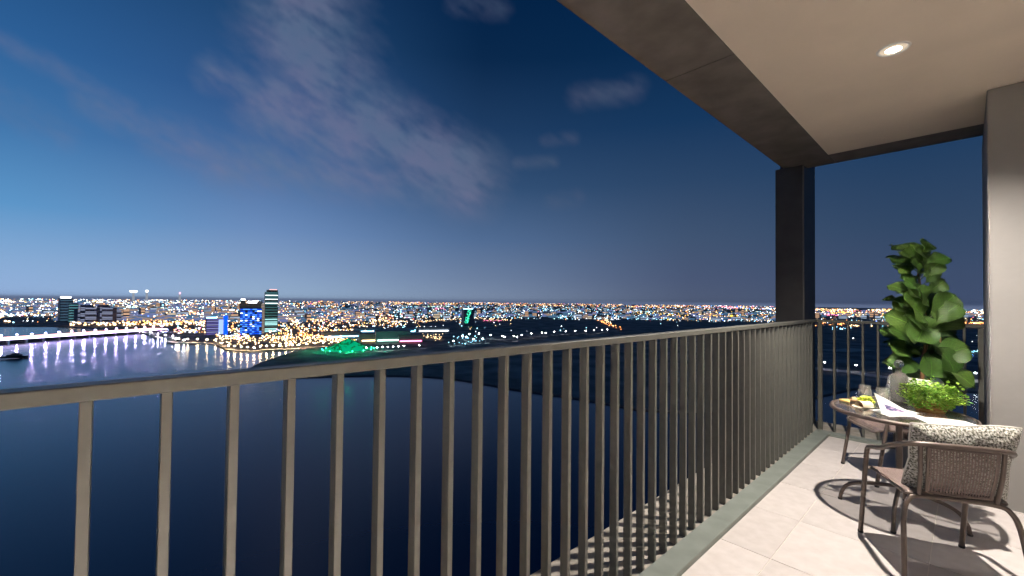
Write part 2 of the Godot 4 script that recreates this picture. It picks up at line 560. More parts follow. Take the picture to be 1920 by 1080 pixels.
func land_and_water() -> void:
	var wave := FastNoiseLite.new()
	wave.seed = 4
	wave.frequency = 0.035
	wave.fractal_octaves = 4
	var wt := NoiseTexture2D.new()
	wt.width = 1024
	wt.height = 1024
	wt.seamless = true
	wt.as_normal_map = true
	wt.bump_strength = 4.0
	wt.noise = wave
	var wm := mat(lin(0.003, 0.026, 0.085), 0.21, 0.0, 0.5)
	wm.normal_enabled = true
	wm.normal_texture = wt
	wm.normal_scale = 0.02
	wm.uv1_triplanar = true
	wm.uv1_world_triplanar = true
	wm.uv1_scale = Vector3.ONE * 0.006
	M.water = wm
	struct("water", sheet(PackedVector2Array([Vector2(-4000, -4000), Vector2(4000, -4000), Vector2(4000, 4000), Vector2(-4000, 4000)]), WATER), wm, "dark calm water of the bay under the balcony")
	# the land beyond the shore, out to the horizon
	var sand := mat(lin(0.42, 0.385, 0.35), 0.95)
	wear(sand, noise_tex(1024, 0.006, 6, 41, Color(0.5, 0.5, 0.52), Color(1, 1, 1)), 0.0016)
	M.sand = sand
	var shore := [[97.62, 2734], [94.5, 2617], [90.95, 2265], [88.52, 2070], [85.61, 1696], [84.94, 1562], [82.37, 1486], [80.88, 1270], [78.83, 1198], [77.23, 1206], [73.9, 1201], [73.88, 785], [69.03, 770], [66.0, 762], [62.56, 752], [58.47, 733], [55.5, 712], [53.53, 693], [50.0, 655], [47.06, 626], [43.0, 600], [39.88, 586], [35.0, 560], [30.92, 540], [26.0, 545], [22.12, 557], [17.0, 610], [12.91, 691], [8.27, 841], [4.17, 937], [-1.1, 957], [-20, 700], [-60, 300], [-120, 260], [-170, 600], [-200, 1500], [-235, 2600], [-262.38, 2734]]
	var b := MB.new()
	for i in shore.size() - 1:
		var az0: float = shore[i][0]
		var az1: float = shore[i + 1][0]
		var p0 := polar(az0, shore[i][1])
		var p1 := polar(az1, shore[i + 1][1])
		var steps := maxi(1, int(absf(az1 - az0) / 6.0))
		for s in steps:
			var q0 := p0.lerp(p1, float(s) / steps)
			var q1 := p0.lerp(p1, float(s + 1) / steps)
			var a0 := lerpf(az0, az1, float(s) / steps)
			var a1 := lerpf(az0, az1, float(s + 1) / steps)
			if q0.distance_to(q1) > 0.01:
				b.quad(q0, q1, Vector3(q1.x, WATER - 1.0, q1.z), Vector3(q0.x, WATER - 1.0, q0.z), -Vector3(q0.x, 0, q0.z).normalized())
			var u0 := q0
			var u1 := q1
			for far in [3500.0, 6000.0, 9000.0, 13000.0, 18000.0, 24000.0, 30000.0, 36000.0, 42000.0, 50000.0]:
				var e0 := bend(polar(a0, far))
				var e1 := bend(polar(a1, far))
				b.quad(u0, u1, e1, e0, Vector3.UP)
				u0 = e0
				u1 = e1
	struct("ground", b.done(), sand, "dark sandy land spreading under the city to the horizon")
	var spit := PackedVector2Array()
	for p in [[78.9, 905], [78.3, 955], [77.21, 1011], [75.57, 1091], [73.88, 1176], [71.0, 1180], [71.0, 776], [74.39, 790], [76.63, 826], [78.2, 868]]:
		var q := polar(p[0], p[1])
		spit.append(Vector2(q.x, q.z))
	struct("sandbank", sheet(spit, LAND + 0.6), sand, "low sandbank reaching into the bay before the promenade")

func bend(p: Vector3) -> Vector3:      # far land drops with the curve of the earth
	return Vector3(p.x, p.y - (p.x * p.x + p.z * p.z) / 12742000.0, p.z)

# a thin ribbon of road on the ground
func road(called: String, pts: Array, width: float, m: Material, label: String, lift := 0.7) -> void:
	var b := MB.new()
	var path := spline(pts, 8)
	for i in path.size() - 1:
		var d := (path[i + 1] - path[i])
		var s := Vector3(-d.z, 0, d.x).normalized() * width * 0.5
		var d2 := (path[mini(i + 2, path.size() - 1)] - path[i]) if i < path.size() - 2 else d
		var s2 := Vector3(-d2.z, 0, d2.x).normalized() * width * 0.5
		var up := Vector3.UP * lift
		b.quad(path[i] - s + up, path[i + 1] - s2 + up, path[i + 1] + s2 + up, path[i] + s + up, Vector3.UP)
	struct(called, b.done(), m, label)

func facing(at: Vector3, off := 0.0) -> float:      # the turn that shows a building's front (+Z) to the bay
	return atan2(-at.x, -at.z) + off

func light_mats() -> void:
	M.lamp_heads = [glow(1.0, 0.70, 0.40, 260.0), glow(0.92, 0.94, 1.0, 60.0), glow(0.6, 0.88, 1.0, 50.0), glow(1.0, 0.55, 0.24, 60.0), glow(0.60, 0.42, 1.0, 1700.0), glow(0.95, 0.92, 1.0, 500.0)]
	M.lights = [glow(1.0, 0.66, 0.34, 8.0), glow(0.82, 0.90, 1.0, 8.0), glow(0.34, 0.76, 1.0, 6.5), glow(1.0, 0.36, 0.10, 9.0), glow(1.0, 0.18, 0.38, 7.0), glow(0.08, 0.24, 1.0, 9.0), glow(0.60, 1.0, 0.82, 6.5), glow(1.0, 0.60, 0.08, 8.0)]

# a tower or block: wall, roof, and each storey's window band a part; lit says which bands glow and how
func block(called: String, label: String, category: String, at: Vector3, size: Vector3, turn: float, wall: Material, floors: int, lit: Callable, group := "", inset := 0.06) -> Node3D:
	var t := thing(called, label, category, at, turn, group)
	obj("wall", box_mesh(Vector3(0, size.y * 0.5, 0), size), wall, t)
	var fh := size.y / floors
	for k in floors:
		var m: Material = lit.call(k)
		if m == null: continue
		obj("window_or_wall_band", box_mesh(Vector3(0, (k + 0.52) * fh, 0), Vector3(size.x * (1.0 - inset), fh * 0.5, size.z + 0.8)), m, t)
	return t

func landmarks() -> void:
	light_mats()
	var g := RandomNumberGenerator.new()
	g.seed = 31
	var dark_glass := mat(lin(0.03, 0.045, 0.06), 0.2)
	var concrete := mat(lin(0.32, 0.30, 0.28), 0.8)
	var night := mat(lin(0.06, 0.07, 0.10), 0.6)
	var teal := glow(0.10, 0.30, 0.34, 0.7)
	var teal_hi := glow(0.45, 0.9, 0.9, 1.6)
	var white_hi := glow(0.85, 0.95, 1.0, 3.0)
	var blue := glow(0.0, 0.075, 0.8, 1.6)
	var blue_hi := glow(0.06, 0.24, 1.0, 2.4)
	# the tall dark tower
	var p := on_ground(507, 622)
	var t := block("tall_tower", "tallest dark teal tower standing over the promenade", "tower", p, Vector3(44, 152, 34), facing(p, 0.1), dark_glass, 30, func(k: int) -> Material:
		if k in [0, 1, 2, 5, 6, 7, 9]: return teal_hi
		if k in [21, 24, 27]: return white_hi
		return teal if k % 2 == 0 or k > 24 else null)
	obj("crown", box_mesh(Vector3(3, 156, 0), Vector3(36, 8, 26)), concrete, t)
	obj("crown_light", box_mesh(Vector3(6, 161.5, 4), Vector3(24, 3, 18)), glow(1.0, 0.55, 0.55, 1.6), t)
	# the blue lit block beside it with its taller core
	p = on_ground(470, 627)
	t = block("blue_lit_building", "broad building with bright blue lit storeys beside the tall tower", "building", p, Vector3(66, 92, 30), facing(p, 0.0), night, 14, func(k: int) -> Material: return null)
	for k in 14:
		for j in 9:
			var pick := g.randf()
			if pick < 0.1: continue
			obj("window", box_mesh(Vector3((j - 4) * 7.1, (k + 0.5) * 6.57, 15.2), Vector3(6.6, 3.3, 0.8)), blue if pick < 0.5 else (blue_hi if pick < 0.86 else white_hi), t)
	obj("stepped_roof", box_mesh(Vector3(6, 101, -4), Vector3(48, 18, 20)), concrete, t)
	obj("core", box_mesh(Vector3(-25, 60, -6), Vector3(15, 122, 22)), concrete, t)
	obj("core_light", box_mesh(Vector3(-25, 123, -6), Vector3(12, 5, 18)), M.lights[1], t)
	obj("roof_sign", box_mesh(Vector3(3, 114, 4), Vector3(28, 7, 2)), glow(0.95, 0.97, 1.0, 5.0), t)
	p = on_ground(488, 625)
	t = block("stone_slab_building", "plain pale slab building between the blue block and the tall tower", "building", p, Vector3(26, 108, 26), facing(p, 0.0), mat(lin(0.42, 0.36, 0.31), 0.8), 18, func(k: int) -> Material: return glow(0.62, 0.50, 0.44, 0.75 if k % 2 == 0 else 0.6), "", 0.1)  # city light on the stone, put in as glowing bands, not windows
	obj("slanted_top", box_mesh(Vector3(-4, 112, 0), Vector3(18, 8, 20), 1.0), concrete, t)
	p = on_ground(405, 627)
	t = block("low_blue_building", "low violet and blue lit building left of the blue block", "building", p, Vector3(62, 56, 30), facing(p, 0.1), night, 9, func(k: int) -> Material: return glow(0.16, 0.14, 0.55, 0.8) if k % 2 == 0 else glow(0.35, 0.35, 0.75, 0.9))
	obj("blue_wing", box_mesh(Vector3(26, 32, 8), Vector3(11, 64, 24)), glow(0.0, 0.06, 0.9, 2.4), t)
	obj("lift_shaft", box_mesh(Vector3(12, 27, 17), Vector3(13, 50, 6)), glow(0.35, 0.5, 1.0, 1.4), t)
	obj("roof_sign", box_mesh(Vector3(-14, 59, 6), Vector3(30, 4, 3)), M.lights[2], t)
	p = on_ground(122, 601)
	t = block("white_topped_tower", "grey blue tower with a white lit top at the far left", "tower", p, Vector3(48, 116, 40), facing(p, 0.2), mat(lin(0.10, 0.15, 0.21), 0.4), 16, func(k: int) -> Material: return glow(0.12, 0.26, 0.38, 0.7) if k % 2 == 0 else null)
	obj("roof_crown", box_mesh(Vector3(0, 121, 0), Vector3(36, 10, 30), 2.0), glow(0.9, 0.93, 1.0, 4.0), t)
	p = on_ground(137, 603)
	t = block("teal_tower", "slim teal tower just right of the white topped one", "tower", p, Vector3(34, 92, 30), facing(p, 0.0), mat(lin(0.08, 0.15, 0.17), 0.4), 14, func(k: int) -> Material: return glow(0.16, 0.50, 0.55, 0.8) if k % 2 == 0 else null)
	for k in 7:
		p = on_ground(152 + k * 10.5, 604 + (k % 3))
		block("apartment_block", ["broad dim apartment block beside the teal tower", "second dim apartment block right of the teal tower", "lit grey apartment block in the middle of the cluster behind the bridge", "taller dim apartment block behind the bridge", "violet grey apartment block behind the bridge lamps", "low dim apartment block near the right of the cluster", "rightmost dim apartment block of the cluster behind the bridge"][k], "building", p, Vector3(42, 62 + 12 * ((k * 5) % 3), 34), facing(p, g.randf_range(-0.5, 0.5)), mat(lin(0.16, 0.18, 0.24), 0.7), 9, func(i: int) -> Material: return glow(0.42, 0.48, 0.70, 0.7) if (i * 7 + k) % 3 != 0 else null, "apartment blocks behind the bridge")
	# green spotted tower in the middle
	p = on_ground(877, 611)
	t = block("green_dotted_tower", "grey tower with a green glowing dotted front in the middle distance", "tower", p, Vector3(52, 84, 44), facing(p, 0.3), mat(lin(0.12, 0.15, 0.22), 0.5), 8, func(k: int) -> Material: return null)
	var gl := glow(0.05, 0.85, 0.45, 2.6)
	for k in 46:
		var y := g.randf_range(14.0, 78.0)
		var x := -16.0 + (y - 14.0) * 0.28 + g.randf_range(-9.0, 9.0)
		obj("light_panel", box_mesh(Vector3(x, y, 22.4), Vector3(3.6, 3.0, 0.8)), gl, t)
	obj("roof_line", box_mesh(Vector3(0, 85.5, 0), Vector3(40, 3, 36)), M.lights[2], t)
	# airport towers on the horizon
	for q in [[250, 562, 17, 330, "wide lit round headed control tower on the horizon", 150.0], [275, 562, 19, 350, "slim lit control tower on the horizon right of the wide one", 60.0], [337, 562, 15, 300, "pink lit thin mast on the horizon", 40.0]]:
		p = bend(polar(rad_to_deg(atan2(-sight(q[0], 560).z, sight(q[0], 560).x)), 16500))
		t = thing("control_tower", q[4], "tower", p, facing(p))
		var b := MB.new()
		b.lathe(PackedVector2Array([Vector2(30, 0), Vector2(24, q[3] * 0.72), Vector2(30, q[3] * 0.78)]), Vector3.ZERO, 12)
		obj("shaft", b.done(), glow(0.55, 0.6, 0.7, 0.55), t)
		b = MB.new()
		b.lathe(PackedVector2Array([Vector2(q[5] * 0.35, q[3] * 0.78), Vector2(q[5] * 0.6, q[3] * 0.86), Vector2(q[5] * 0.6, q[3] * 0.97), Vector2(0, q[3])]), Vector3.ZERO, 12)
		obj("head", b.done(), glow(0.95, 1.0, 0.88, 2.6) if q[5] > 50.0 else glow(1.0, 0.5, 0.75, 2.0), t)
	# the green lit mound on the sandbank
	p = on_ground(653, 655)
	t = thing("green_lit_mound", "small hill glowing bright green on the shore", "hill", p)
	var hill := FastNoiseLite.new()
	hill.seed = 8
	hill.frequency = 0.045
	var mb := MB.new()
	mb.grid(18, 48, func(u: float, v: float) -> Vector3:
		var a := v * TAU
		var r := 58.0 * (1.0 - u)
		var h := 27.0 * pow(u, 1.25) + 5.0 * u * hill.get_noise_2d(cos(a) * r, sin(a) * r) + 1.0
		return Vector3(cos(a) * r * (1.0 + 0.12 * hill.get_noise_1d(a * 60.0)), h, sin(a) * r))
	obj("slope_glow", mb.done(), glow(0.0, 0.75, 0.34, 0.55), t)  # green floodlight on the slope is put into it as its own glow
	mb = MB.new()
	for k in 130:
		var a := g.randf() * TAU
		var r := 50.0 * sqrt(g.randf())
		var h := 27.0 * pow(1.0 - r / 58.0, 1.25)
		mb.ball(Vector3(cos(a) * r, h + 1.5, sin(a) * r), Vector3(g.randf_range(1.5, 3.4), g.randf_range(1.6, 3.6), g.randf_range(1.5, 3.4)), 6, 4)
	var sh := obj("shrubs", mb.done(), mat(lin(0.10, 0.22, 0.10), 0.9), t)
	sh.name = "shrub_cover"
	sh.set_meta("kind", "stuff")
	var to_cam := -Vector3(p.x, 0, p.z).normalized()
	for k in 14:
		var a := TAU * k / 14.0
		var at := Vector3(cos(a) * 62, 2.0, sin(a) * 62)
		mb = MB.new()
		mb.ball(at, Vector3.ONE * 1.1, 8, 5)
		obj("green_floodlight", mb.done(), glow(0.05, 1.0, 0.45, 16.0), t)
	for k in 3:
		var om := OmniLight3D.new()
		om.name = "green_floodlight_glow"
		var a := atan2(to_cam.z, to_cam.x) + (k - 1) * 1.1
		om.position = p + Vector3(cos(a) * 66, 14.0, sin(a) * 66)
		om.light_color = lin(0.02, 1.0, 0.42)
		om.light_energy = 1500.0
		om.light_size = 1.0
		om.omni_range = 500.0
		om.shadow_enabled = true
		add_child(om, true)
	# long low halls of the mall
	var halls := [[712, 640, 120, 24, 60, "large pale grey hall with a flat roof right of the green hill", Color(0.30, 0.34, 0.35)], [735, 641, 100, 34, 70, "highest blank grey hall beside the green hill", Color(0.36, 0.42, 0.44)], [768, 641, 70, 22, 60, "low hall with a pink lit front", Color(0.36, 0.28, 0.30)], [690, 622, 110, 16, 60, "long blue roofed hall behind the grey halls", Color(0.10, 0.22, 0.30)], [757, 622, 90, 14, 60, "long hall with a bright cyan lit eave", Color(0.08, 0.25, 0.38)], [812, 621, 130, 16, 60, "long white lit hall behind the car park", Color(0.30, 0.38, 0.42)], [640, 632, 120, 18, 60, "hall with a slanting white canopy behind the green hill", Color(0.20, 0.26, 0.28)]]
	for q in halls:
		p = on_ground(q[0], q[1])
		t = thing("mall_hall", q[5], "building", p, facing(p, 0.12), "halls of the shopping centre")
		obj("wall", box_mesh(Vector3(0, q[3] * 0.5, 0), Vector3(q[2], q[3], q[4])), mat(lin(q[6].r, q[6].g, q[6].b), 0.8), t)
		obj("eave_light", box_mesh(Vector3(0, q[3] * 0.25, q[4] * 0.5 + 0.5), Vector3(q[2] * 0.9, 3.0, 1.0)), M.lights[[0, 6, 4, 2, 2, 1, 2][halls.find(q)]], t)
		obj("roof_edge", box_mesh(Vector3(0, q[3] + 0.6, 0), Vector3(q[2] + 1.5, 1.2, q[4] + 1.5)), concrete, t)
	# a motor yacht on the bay
	p = on_ground(23, 672, WATER)
	t = thing("motor_yacht", "dark motor yacht lying on the bay at the far left", "boat", p, facing(p, 1.45))
	mb = MB.new()
	mb.grid(16, 8, func(u: float, v: float) -> Vector3:
		var w := 5.2 * sin(PI * clampf(u * 0.62 + 0.36, 0, 1)) * (0.55 + 0.45 * v)
		return Vector3(0, 0, 0) + Vector3(w * (1.0 if v <= 1.0 else 0.0), 0.2 + 4.2 * v + 1.2 * u * u, (0.5 - u) * 44.0))
	mb.grid(16, 8, func(u: float, v: float) -> Vector3:
		var w := 5.2 * sin(PI * clampf(u * 0.62 + 0.36, 0, 1)) * (0.55 + 0.45 * v)
		return Vector3(-w, 0.2 + 4.2 * v + 1.2 * u * u, (0.5 - u) * 44.0))
	mb.grid(16, 2, func(u: float, v: float) -> Vector3:
		var w := 5.2 * sin(PI * clampf(u * 0.62 + 0.36, 0, 1))
		return Vector3(w * (v * 2.0 - 1.0), 4.4 + 1.2 * u * u, (0.5 - u) * 44.0))
	obj("hull", mb.done(), mat(lin(0.05, 0.06, 0.08), 0.4), t)
	obj("deckhouse", box_mesh(Vector3(0, 6.2, 3), Vector3(7.5, 3.6, 22), 0.6), mat(lin(0.16, 0.17, 0.2), 0.5), t)
	obj("bridge_deck", box_mesh(Vector3(0, 9.2, 4), Vector3(6, 2.6, 12), 0.6), mat(lin(0.16, 0.17, 0.2), 0.5), t)
	mb = MB.new()
	mb.tube(PackedVector3Array([Vector3(0, 10, 5), Vector3(0, 15, 6)]), 0.3, 6)
	obj("mast", mb.done(), mat(lin(0.3, 0.3, 0.3), 0.5), t)

func bridge() -> void:
	var a := on_ground(-60, 640, WATER + 12)
	var c := on_ground(300, 616.5, WATER + 9)
	var t := thing("road_bridge", "long low road bridge with a pink lit deck across the bay", "bridge")
	var d := (c - a)
	var len := d.length()
	var bs := Basis(d.normalized(), Vector3.UP, d.normalized().cross(Vector3.UP))
	var mb := MB.new()
	mb.box((a + c) * 0.5, Vector3(len, 2.2, 60), bs)
	obj("deck", mb.done(), mat(lin(0.34, 0.27, 0.27), 0.8), t)
	var near := bs.z if bs.z.dot(-a) > 0.0 else -bs.z
	for k in 2:
		mb = MB.new()
		mb.box((a + c) * 0.5 + near * (30.4 if k == 0 else -30.4) + Vector3.UP * (-0.2 if k == 0 else 1.6), Vector3(len, 2.2, 0.7), bs)
		obj("parapet_trail_light", mb.done(), glow(0.72, 0.58, 1.0, 9.0) if k == 0 else glow(1.0, 0.5, 0.45, 5.0), t)  # near strip is the parapet lighting; far pink one added for traffic trails
	mb = MB.new()
	for k in 3:
		mb = MB.new()
		mb.box((a + c) * 0.5 + near * (k - 1) * 14.0 + Vector3.UP * 1.9, Vector3(len, 1.4, 0.8), bs)
		obj("trail_glow_strip", mb.done(), glow(1.0, 0.45, 0.42, 4.5), t)  # glow strips added in place of traffic light trails on the deck
	for k in 13:
		mb = MB.new()
		var q := a.lerp(c, (k + 0.5) / 13.0)
		mb.box(Vector3(q.x, (q.y + WATER) * 0.5 - 1.5, q.z), Vector3(5, q.y - WATER + 1.0, 46), bs)
		obj("pier", mb.done(), mat(lin(0.25, 0.23, 0.24), 0.8), t)
	var first: Node3D = null
	for k in 16:
		var q := a.lerp(c, (k + 0.4) / 16.0) + near * 27.0 + Vector3.UP * 1.1
		var nth: String = ["first", "second", "third", "fourth", "fifth", "sixth", "seventh", "eighth", "ninth", "tenth", "eleventh", "twelfth", "thirteenth", "fourteenth", "fifteenth", "sixteenth"][k]
		if first == null: first = street_lamp("street_lamp", nth + " white lamp from the left on the bridge", q, 4, 10.0, 1.5, "lamps along the bridge")
		else: dup(first, "street_lamp", q, 0.0, nth + " white lamp from the left on the bridge")

func street_lamp(called: String, label: String, at: Vector3, cls: int, h: float, r: float, group: String) -> Node3D:
	var t := thing(called, label, "street lamp", at, 0.0, group)
	var mb := MB.new()
	mb.tube(PackedVector3Array([Vector3.ZERO, Vector3.UP * h]), 0.14, 5)
	obj("pole", mb.done(), mat(lin(0.25, 0.25, 0.25), 0.5, 0.5), t)
	mb = MB.new()
	mb.ball(Vector3.UP * (h + r * 0.4), Vector3(r, r * 0.55, r), 8, 5)
	obj("lamp_head", mb.done(), M.lamp_heads[cls], t)
	return t

func city() -> void:
	var g := RandomNumberGenerator.new()
	g.seed = 99
	var spots := [[], [], [], [], [], [], [], []]      # class -> [place, radius]
	var tops := [[-100, 557.5], [0, 558], [480, 560.5], [840, 561], [1320, 567.5], [1450, 569.5], [1550, 579], [1900, 579.5]]
	var top_at := func(x: float) -> float:
		for i in tops.size() - 1:
			if x < tops[i + 1][0]: return lerpf(tops[i][1], tops[i + 1][1], (x - tops[i][0]) / (tops[i + 1][0] - tops[i][0]))
		return 579.0
	var pick := func(w: Array) -> int:
		var sum := 0.0
		for q in w: sum += q
		var r := g.randf() * sum
		for i in w.size():
			r -= w[i]
			if r <= 0.0: return i
		return 0
	var drop := func(x: float, y: float, cls: int, size: float) -> void:
		var p := on_ground(x, y)
		var dist := Vector2(p.x, p.z).length()
		if dist > 41000.0: return
		var r := (1.0 + 0.00040 * dist) * size
		p.y = bend(p).y + r * 0.8 + g.randf_range(2.0, 9.0)
		spots[cls].append([p, r])
	var patch := FastNoiseLite.new()      # neighbourhoods: bright here, dark there
	patch.seed = 17
	patch.frequency = 0.02
	patch.fractal_octaves = 3
	for k in 21000:
		var x := g.randf_range(-50, 1900)
		var band := g.randf()
		var dy: float
		if x < 760: band = pow(band, 0.8)
		if band < 0.42: dy = pow(g.randf(), 1.3) * 10.0
		elif band < 0.87: dy = 6.0 + g.randf() * 30.0
		else: dy = 30.0 + g.randf() * 34.0
		var y: float = top_at.call(x) + dy
		var size := exp(g.randf_range(-1.0, 0.6)) * lerpf(1.3, 0.9, clampf(x / 800.0, 0, 1))
		var dens := clampf(0.62 + 0.9 * patch.get_noise_2d(x, dy * 6.0), 0.05, 1.0)
		if x > 1530: dens *= 1.0 if dy < 16.0 else (0.35 if dy < 30.0 else 0.02)
		elif x > 900 and dy > 36.0: dens *= 0.06
		elif x > 760 and dy > 44.0: dens *= 0.35
		elif x < 330 and dy > 50.0: continue
		elif x < 120 and dy > 36.0: dens *= 0.3
		if x < 560: dens *= 1.15
		if x > 980 and x < 1450 and dy > 22.0 and dy <= 36.0: dens *= 0.75
		if g.randf() > dens: continue
		var cls: int
		if dy < 10.0:
			if x < 560: cls = pick.call([4, 6, 1.5, 1, 0.2, 0, 1.2, 0.4])
			elif x < 1300: cls = pick.call([5, 1.6, 0.6, 4.5, 0.8, 0, 0, 0.6])
			elif x < 1530: cls = pick.call([2, 3, 1, 2, 1.6, 0.5, 0, 0.5])
			else: cls = pick.call([3, 2, 0.2, 4, 0.3, 0, 0, 1.5]) if x < 1680 else pick.call([3, 4, 1, 2, 0, 0, 0, 0])
		elif dy < 36.0:
			if x < 420: cls = pick.call([4, 5, 2, 1.6, 0.3, 0.5, 0.8, 0.3])
			elif x < 740: cls = pick.call([5, 4, 2, 2, 0.3, 0.2, 0.5, 0.3])
			elif x < 1250: cls = pick.call([1, 4, 6, 0.4, 0.2, 0.3, 0.4, 0.1])
			else: cls = pick.call([3, 3, 2, 1.5, 0.2, 0.4, 0, 1.2])
		else:
			if x < 740: cls = pick.call([6, 3, 0.8, 3.5, 0.3, 0, 0, 0.5])
			else: cls = pick.call([1, 5, 5, 0.3, 0, 0, 0, 0])
		drop.call(x, y, cls, size)
	for k in 1500:
		var x := g.randf_range(300, 800)
		var y := g.randf_range(592, 641)
		if x < 400 and y > 628: continue
		if x > 690 and y > 622: continue
		if patch.get_noise_2d(x * 1.3 + 700.0, y * 4.0) < -0.12: continue
		drop.call(x, y, pick.call([6, 2.4, 1.0, 3.2, 0.3, 0.2, 0.2, 0.8]), exp(g.randf_range(-0.5, 0.35)))
	# brighter strings and clusters: from, to, how many, kind, size, spread
	var strings := [[225, 577, 420, 580, 60, 6, 1.3, 0.8], [230, 581, 440, 582.5, 70, 1, 1.4, 0.8], [0, 566, 120, 566, 40, 1, 1.3, 1.5], [0, 595, 24, 578, 24, 0, 1.7, 4.0], [0, 592, 90, 588, 24, 2, 1.2, 2.5], [60, 585, 180, 580, 34, 1, 1.2, 4.0],
		[130, 611, 300, 610, 70, 0, 1.4, 2.6], [230, 607, 400, 605, 60, 3, 1.2, 2.0], [300, 610, 400, 608, 40, 0, 1.2, 2.5], [330, 588, 400, 590, 26, 3, 1.2, 4.0], [515, 590, 560, 606, 40, 0, 1.3, 5.0], [520, 602, 700, 600, 56, 3, 0.95, 0.7], [600, 601, 760, 604, 40, 0, 0.9, 0.6], [625, 588, 700, 592, 26, 3, 1.0, 2.5],
		[410, 638, 640, 638, 150, 0, 0.95, 5.0], [520, 645, 645, 642, 70, 0, 1.0, 4.5], [560, 632, 640, 636, 46, 3, 1.0, 3.5], [400, 645, 560, 650, 50, 0, 0.9, 3.5], [640, 641, 735, 641, 30, 7, 0.8, 1.5], [770, 632, 830, 636, 60, 0, 0.7, 4.0], [740, 618, 790, 618, 20, 2, 1.1, 1.2], [790, 616, 830, 617, 18, 1, 1.0, 1.0],
		[800, 603, 880, 599, 36, 0, 0.9, 1.5], [885, 598, 960, 602, 40, 0, 0.85, 2.0], [905, 603, 940, 604, 14, 4, 0.9, 1.2], [812, 579, 836, 580, 16, 4, 1.2, 1.6], [760, 575, 860, 576, 40, 6, 1.0, 0.8], [990, 580, 1200, 582, 60, 2, 1.0, 2.5], [1195, 589, 1290, 592, 50, 7, 0.9, 2.5], [1120, 602, 1165, 618, 34, 3, 0.8, 2.5], [1130, 598, 1150, 612, 20, 0, 0.9, 3.0], [1350, 574, 1385, 577, 34, 4, 1.1, 1.8], [1415, 578, 1456, 579, 26, 1, 1.1, 1.2], [1320, 592, 1400, 594, 34, 7, 0.8, 2.0],
		[1543, 583, 1600, 586, 34, 7, 1.1, 3.0], [1545, 590, 1570, 592, 16, 4, 1.0, 1.2], [1543, 607, 1590, 610, 26, 3, 0.9, 2.5], [1590, 612, 1620, 613, 14, 0, 0.9, 1.0], [1600, 604, 1650, 605, 12, 1, 1.0, 1.0], [1560, 617, 1600, 620, 14, 2, 0.9, 2.0], [1806, 607, 1850, 607, 24, 3, 1.0, 1.2], [1808, 612, 1850, 618, 16, 0, 0.9, 2.0], [1795, 662, 1835, 664, 18, 2, 0.75, 2.5], [1800, 670, 1830, 672, 14, 5, 0.9, 2.0],
		[850, 635, 900, 640, 12, 2, 0.9, 6.0], [840, 648, 905, 642, 18, 2, 0.6, 1.0], [1300, 604, 1450, 600, 26, 2, 0.8, 3.0]]
	for q in strings:
		for k in q[4]:
			var u := g.randf()
			drop.call(lerpf(q[0], q[2], u), lerpf(q[1], q[3], u) + g.randfn(0.0, 0.5) * q[7], q[5], q[6] * exp(g.randf_range(-0.35, 0.3)))
	# building masses too far off to show their windows singly; their all-over glow is added to brighten the dark gaps
	var fronts := [[], [], []]
	for k in 6400:
		var x := g.randf_range(-60, 1880)
		var dy := pow(g.randf(), 1.2) * 42.0 + 1.0
		if x > 700 and dy > 32.0: continue
		if x > 1480 and dy > 15.0: continue
		if x > 560 and g.randf() < (0.4 if x < 800 else 0.6): continue
		if x < 110 and dy > 34.0: continue
		if x < 330 and dy > 44.0: continue
		var p := on_ground(x, top_at.call(x) + dy)
		var dist := Vector2(p.x, p.z).length()
		if dist > 40000.0: continue
		p = bend(p)
		var kind := g.randi() % 3
		var size := Vector3(g.randf_range(14, 40), g.randf_range(7, 22), g.randf_range(14, 30)) * (1.0 + dist / 9000.0)
		size.y *= 0.6
		fronts[kind].append(Transform3D(Basis(Vector3.UP, facing(p, g.randf_range(-0.7, 0.7))).scaled_local(size), p + Vector3.UP * size.y * 0.5))
	for c in 3:
		var mm := MultiMesh.new()
		mm.transform_format = MultiMesh.TRANSFORM_3D
		mm.mesh = box_mesh(Vector3.ZERO, Vector3.ONE)
		mm.instance_count = fronts[c].size()
		for k in fronts[c].size(): mm.set_instance_transform(k, fronts[c][k])
		var mi := MultiMeshInstance3D.new()
		mi.name = numbered("distant_glow_buildings")
		mi.multimesh = mm
		mi.material_override = [glow(0.30, 0.38, 0.78, 0.48), glow(0.80, 0.56, 0.44, 0.42), glow(0.16, 0.38, 0.66, 0.36)][c]
		mi.set_meta("kind", "stuff")
		tag(mi, ["countless dim violet building masses with added glow over the far city", "countless dim warm building masses with added glow over the far city", "countless dim teal building masses with added glow over the far city"][c], "city buildings")
		add_child(mi)
	var mb := MB.new()
	mb.ball(Vector3.ZERO, Vector3(1, 0.75, 1), 5, 3)
	var bulb := mb.done()
	var what := ["warm white", "cold white", "pale cyan", "orange", "pink", "blue", "greenish white", "yellow"]
	for c in 8:
		var mm := MultiMesh.new()
		mm.transform_format = MultiMesh.TRANSFORM_3D
		mm.mesh = bulb
		mm.instance_count = spots[c].size()
		for k in spots[c].size():
			mm.set_instance_transform(k, Transform3D(Basis().scaled(Vector3.ONE * spots[c][k][1]), spots[c][k][0]))
		var mi := MultiMeshInstance3D.new()
		mi.name = numbered("distant_city_lights")
		mi.multimesh = mm
		mi.material_override = M.lights[c]
		mi.set_meta("kind", "stuff")
		tag(mi, "countless %s lights scattered over the far city" % what[c], "city lights")
		add_child(mi)
	# low blocks among the lights: one of each kind, then copies
	var walls := [mat(lin(0.20, 0.20, 0.22), 0.8), mat(lin(0.28, 0.25, 0.22), 0.8), mat(lin(0.13, 0.15, 0.19), 0.7)]
	var kinds := []
